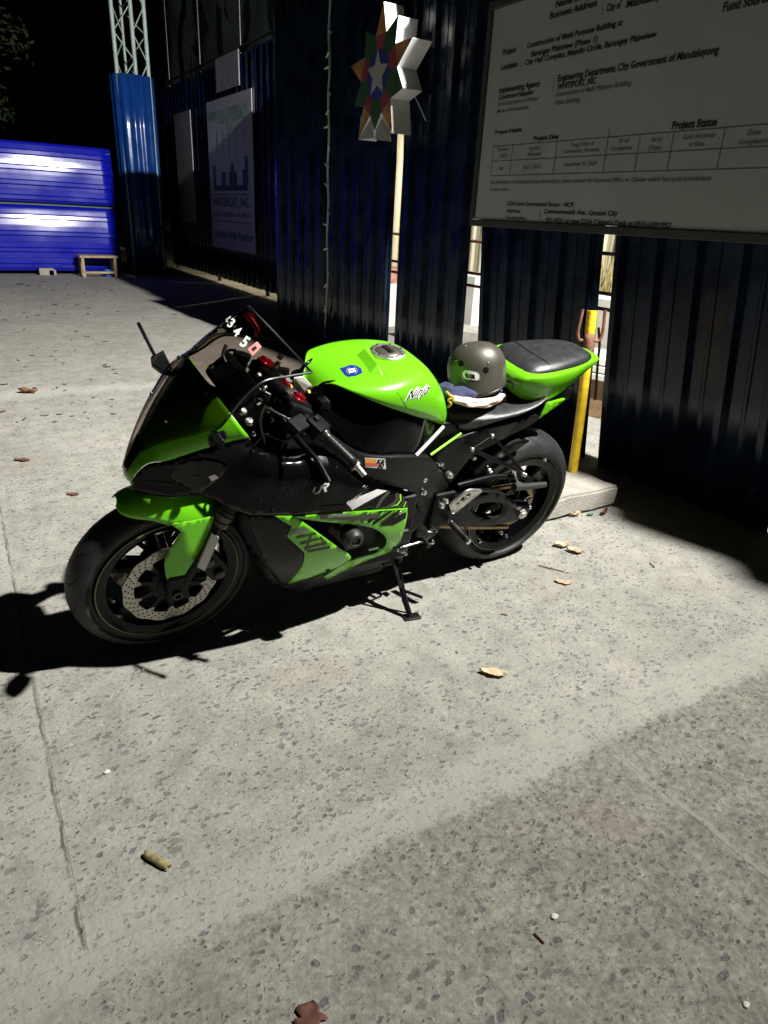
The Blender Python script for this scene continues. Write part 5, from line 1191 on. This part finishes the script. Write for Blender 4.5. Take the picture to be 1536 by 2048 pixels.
# ================================================================== HELMET AND CLOTHS ON THE SEAT
hc = BW@Vector((.325, .005, .915))
hel = empty('helmet', hc, 'olive grey half helmet with round vents and an oval badge, set on the seat', 'helmet')
HROT = Matrix.Rotation(math.radians(-25), 4, 'Z') @ Matrix.Rotation(math.radians(-6), 4, 'Y') @ Matrix.Rotation(math.radians(-10), 4, 'X')
HSH = mat('olive grey shell', (.085, .078, .062), .42, .35, .15, var=.08, vscale=40, rvar=.04)
V = []; rows = 26; nn_ = 48
for r in range(rows):
    t = r/(rows-1)
    for j in range(nn_):
        a = 2*math.pi*j/nn_
        if t < .5: z = -.075+.10*(t/.5); k = 1.0-.015*(1-t/.5)
        else: u = (t-.5)/.5*math.pi/2; z = .025+.108*math.sin(u); k = max(.0015, math.cos(u)**.8)
        rim = 0.016*math.cos(a-0.3)*max(0, 1-t*2.2)+0.010*math.cos(2*a)*max(0, 1-t*2.2)
        V.append((.128*k*math.cos(a), .112*k*math.sin(a), z+rim))
def toH(vs): return [HROT@(Vector(v)*0.81) for v in vs]
F = grid_faces(rows, nn_, True)+[tuple(range((rows-1)*nn_, rows*nn_))]
hs = mk('shell', toH(V), orient([Vector(v) for v in toH(V)], F, Vector((0, 0, 0))), HSH, hel, True, .007)
mk('lining', toH([(v[0]*.93, v[1]*.93, v[2]*.93+.004) for v in V]), F, mat('helmet lining', (.008, .008, .008), .9), hel, True)
rimV = toH([V[j] for j in range(nn_)])
V2, F2 = tube(rimV+[rimV[0]], .0045, 7, False); mk('rim_trim', V2, F2, HOSE, hel, True)
hbv = BVHTree.FromPolygons([hc+v for v in toH(V)], F)
def hcast(px, py):
    h = hbv.ray_cast(Vector(CAM), Vector(ray(px, py)))
    if h[0] is None: return None
    n_ = h[1] if h[1].dot(Vector(CAM)-h[0]) > 0 else -h[1]; return h[0]-hc, n_
for px, py in ((922, 727), (972, 740)):
    q = hcast(px, py)
    if q: mk('vent', *lathe([(-.004, .0105), (.0008, .0105), (.0010, .0095), (.0004, .002)], q[0], q[0]+q[1], 16), BLACKD, hel, True, auto=40)
for px, py in ((931, 692), (912, 722), (976, 726), (900, 716), (955, 678)):
    q = hcast(px, py)
    if q: mk('snap', *lathe([(-.002, .0035), (.002, .0035), (.003, .002)], q[0], q[0]+q[1], 10), STEEL, hel, True)
def hdecal(name, P, T, m, lift):
    V = []
    for p in P:
        q = hcast(p[0], p[1])
        if not q: return
        V.append(q[0]+q[1]*lift)
    mk(name, V, T, m, hel, False)
bo = [Vector((943+17*math.copysign(abs(math.cos(t))**.5, math.cos(t))+0*math.sin(t), 751+9.5*math.copysign(abs(math.sin(t))**.8, math.sin(t))+0.16*17*math.copysign(abs(math.cos(t))**.5, math.cos(t)))) for t in [2*math.pi*k/28 for k in range(28)]]
P, T = fill2d(bo, 4); hdecal('badge', P, T, mat('silver badge', (.7, .7, .68), .3, .6), .0014)
P, T = fill2d([Vector((943, 751)).lerp(p, .86) for p in bo], 4); hdecal('badge_field', P, T, WHITED, .0019)
tv, tf = text2d('BXIR', 0, .06); P = [(931.5+v[0]*8.8, 754.5+v[0]*1.4-v[1]*11) for v in tv]; hdecal('badge_lettering', P, tf, BLACKD, .0024)
def cloth(name, pts, rad, m, label, cat, seed, flat=.6, amp=.3):
    rnd = random.Random(seed); P = cr(pts, 10); V = []; n = 26; ph = [rnd.uniform(0, 6.28) for _ in range(8)]
    c0 = P[len(P)//2]
    for i, p in enumerate(P):
        t = (P[min(i+1, len(P)-1)]-P[max(i-1, 0)]).normalized(); a = t.cross(Vector((0, 0, 1))).normalized(); b = a.cross(t)
        s = i/(len(P)-1); r = rad*(math.sin(math.pi*min(1, max(0, .06+.88*s)))**.35)
        for j in range(n):
            q = 2*math.pi*j/n
            w = 1+amp*.5*math.sin(3*q+ph[0]+s*5)+amp*.35*math.sin(5*q-s*13+ph[1])+amp*.35*math.sin(2*q+s*22+ph[2])+amp*.2*math.sin(9*q+s*9+ph[3])
            V.append(p-c0+a*math.cos(q)*r*w+b*math.sin(q)*r*w*flat)
    F = grid_faces(len(P), n, True)+[tuple(range(n-1, -1, -1)), tuple(range((len(P)-1)*n, len(P)*n))]
    o = mk(name, V, F, m, None, True); o.location = c0; return tag(o, label, cat)
def bw(*a): return BW@S(*a)
NAVYC = mat('navy cotton', (.035, .042, .10), .9, var=.2, vscale=30, bump=.3, bscale=300); PALEC = mat('pale pink cotton', (.72, .56, .46), .9, var=.12, vscale=20, bump=.3, bscale=260)
cloth('pale_cloth', [bw(906, 797, .105), bw(925, 803, .12), bw(950, 806, .125), bw(980, 803, .12), bw(1004, 791, .09)], .024, PALEC, 'crumpled pale pink cloth tucked under the helmet', 'cloth', 3, .62, .24)
cloth('navy_cloth', [bw(886, 770, .02), bw(900, 785, .06), bw(925, 790, .07), bw(960, 792, .07), bw(1002, 778, .03)], .034, NAVYC, 'folded navy blue cloth lying between helmet and seat', 'cloth', 8, .75, .2)
yt = rod('yellow_tie', cr([bw(893, 783, .12), bw(899, 790, .125), bw(906, 794, .13), bw(897, 800, .128), bw(902, 808, .128), bw(896, 815, .12)], 5), .004, mat('yellow cord', (.75, .45, .06), .7), None, 7)
tag(yt, 'knotted yellow cord hanging from the pale cloth', 'cord')

# ================================================================== LEAVES AND LITTER
def leaf(px, py, wpx, m, label, group=None, rot=None, curl=.25, asp=.42, z=.004, name='fallen_leaf', cat='leaf', jag=.13):
    c = gr(px, py); c.z = 0; L = (gr(px+wpx/2, py)-gr(px-wpx/2, py)).length/2; a = rot if rot is not None else random.uniform(0, 6.28)
    V = []; n = 13
    for i in range(n):
        t = i/(n-1)*2-1; w = L*asp*(max(0, 1-t*t)**.7)*(1+.25*t)
        for k in (-1, -.6, -.25, 0, .25, .6, 1):
            V.append(Matrix.Rotation(a, 3, 'Z')@Vector((L*t+.04*L*math.sin(9*k+px), w*k*(1+jag*math.sin(7*t+k*2+px)+jag*.5*math.sin(15*t+py)), z+L*curl*(abs(k)**1.3*.7+.35*t*t)+.20*L*curl*math.sin(6*t+k*3+py)+.15*L*curl)))
    o = mk(name, V, grid_faces(n, 7), m, None, True, .0012, 1); o.location = c; tag(o, label, cat, group); return o
leaf(985, 1350, 52, LEAFS[4], 'pale cream dry leaf lying alone before the side stand', rot=-.75, curl=.3)
leaf(1122, 1094, 30, LEAFS[4], 'pale dry leaf of the pair behind the rear tyre', rot=-.5, curl=.5, asp=.6); leaf(1150, 1105, 32, LEAFS[0], 'pinkish tan dry leaf touching the pale one behind the rear tyre', rot=-.9, curl=.4, asp=.6)
leaf(1126, 1166, 32, LEAFS[0], 'single tan dry leaf flat on concrete near two twigs', rot=-.8, curl=.15, asp=.55)
leaf(1148, 1033, 24, LEAFS[0], 'curled orange brown leaf against the concrete block', rot=-.3, curl=.7, asp=.5); leaf(1180, 1032, 15, LEAFS[3], 'small green leaf against the concrete block', rot=-.2, curl=.4)
leaf(1208, 1030, 20, LEAFS[1], 'dark brown leaf at the shaded corner of the concrete block', rot=.5, curl=.9)
leaf(618, 2040, 66, mat('dark dry leaf', (.11, .045, .03), .8, var=.5, vscale=45), 'dark red brown leaf lying apart on the rough concrete', rot=.9, curl=.10, asp=.8, jag=.34); leaf(45, 922, 34, LEAFS[2], 'reddish brown leaf near the front wheel, beyond the slab joint', rot=-.6, curl=.2); leaf(146, 990, 26, LEAFS[2], 'small red brown oval leaf beside the front tyre', rot=-.6, curl=.15, asp=.5)
leaf(57, 787, 40, LEAFS[1], 'brown curled leaf lying on the pale slab joint', rot=-.5, curl=.5); leaf(5, 825, 16, LEAFS[2], 'small red leaf just past the pale slab joint', rot=.2)
cg = gr(315, 1725); d_ = (gr(340, 1740)-gr(292, 1712))
V = []; dn = d_.normalized(); sn = Vector((-dn.y, dn.x, 0))
for k in range(15):
    t = k/14; r = .0082*(1-.35*abs(2*t-1)**2.5)*(1+.05*math.sin(9*t))
    for q in range(13):
        a = math.radians(-60+(270-25*math.sin(4*t))*q/12); rr = r*(1+.25*q/12)
        V.append(d_*(t-.5)*(1+.04*math.sin(q*1.3))+sn*math.cos(a)*rr+Vector((0, 0, .0085+math.sin(a)*rr)))
ro = mk('rolled_leaf', V, grid_faces(15, 13), mat('rolled leaf olive', (.33, .28, .13), .75, var=.45, vscale=70), None, True, .0009, 0); ro.location = cg
tag(ro, 'rolled olive tan leaf lying on the rough concrete', 'leaf')
for (pts_, lb) in (([(1196, 1131), (1250, 1140)], 0), ([(1076, 1132), (1100, 1138), (1128, 1145)], 'thin bent twig on the concrete behind the rear tyre'), ([(1299, 1127), (1309, 1136)], 'short dark twig beside the fence shadow'), ([(1002, 1229), (1015, 1232)], 'tiny curved twig near the pale cream leaf'), ([(1068, 1868), (1088, 1888)], 'short dark twig beside a white pebble')):
    if not lb: continue
    P = [gr(*p) for p in pts_]; c0 = P[0].copy(); t_ = rod('twig', [p-c0+Vector((0, 0, .004)) for p in P], .0022, LEAFS[1], None, 6); t_.location = c0; tag(t_, lb, 'twig')
for px, py, r, lb in ((1109, 1834, .007, 'white pebble beside the short dark twig'), (1492, 2010, .006, 'small white pebble alone on rough concrete'), (288, 1340, .005, 'white pebble near a dark stone by the tyre shadow'), (215, 1545, .007, 'white stone chip left of the olive leaf')):
    bm = bmesh.new(); bmesh.ops.create_icosphere(bm, subdivisions=2, radius=r)
    for v in bm.verts: v.co = Vector((v.co.x*1.25, v.co.y, v.co.z*.6))*(1+.18*math.sin(v.co.x*700+v.co.y*430))+Vector((0, 0, r*.5))
    me = bpy.data.meshes.new('pebble'); bm.to_mesh(me); bm.free(); me.materials.append(mat('white stone', (.68, .67, .62), .8)); o = bpy.data.objects.new('pebble', me); col.objects.link(o); o.location = gr(px, py); tag(o, lb, 'pebble')
rnd = random.Random(11); n_l = 0
while n_l < 70:
    px, py = rnd.uniform(0, 560), rnd.uniform(560, 860)
    g = gr(px, py)
    if g.x > 2.6 or (px > 235 and py > 640): continue
    random.seed(n_l); leaf(px, py, rnd.uniform(6, 13)*(1 if rnd.random() > .2 else 1.5), LITTER, 'scrap of dark dry leaf litter scattered toward the blue barrier', 'leaf scraps on the far concrete', curl=.2, asp=rnd.uniform(.15, .4)); n_l += 1
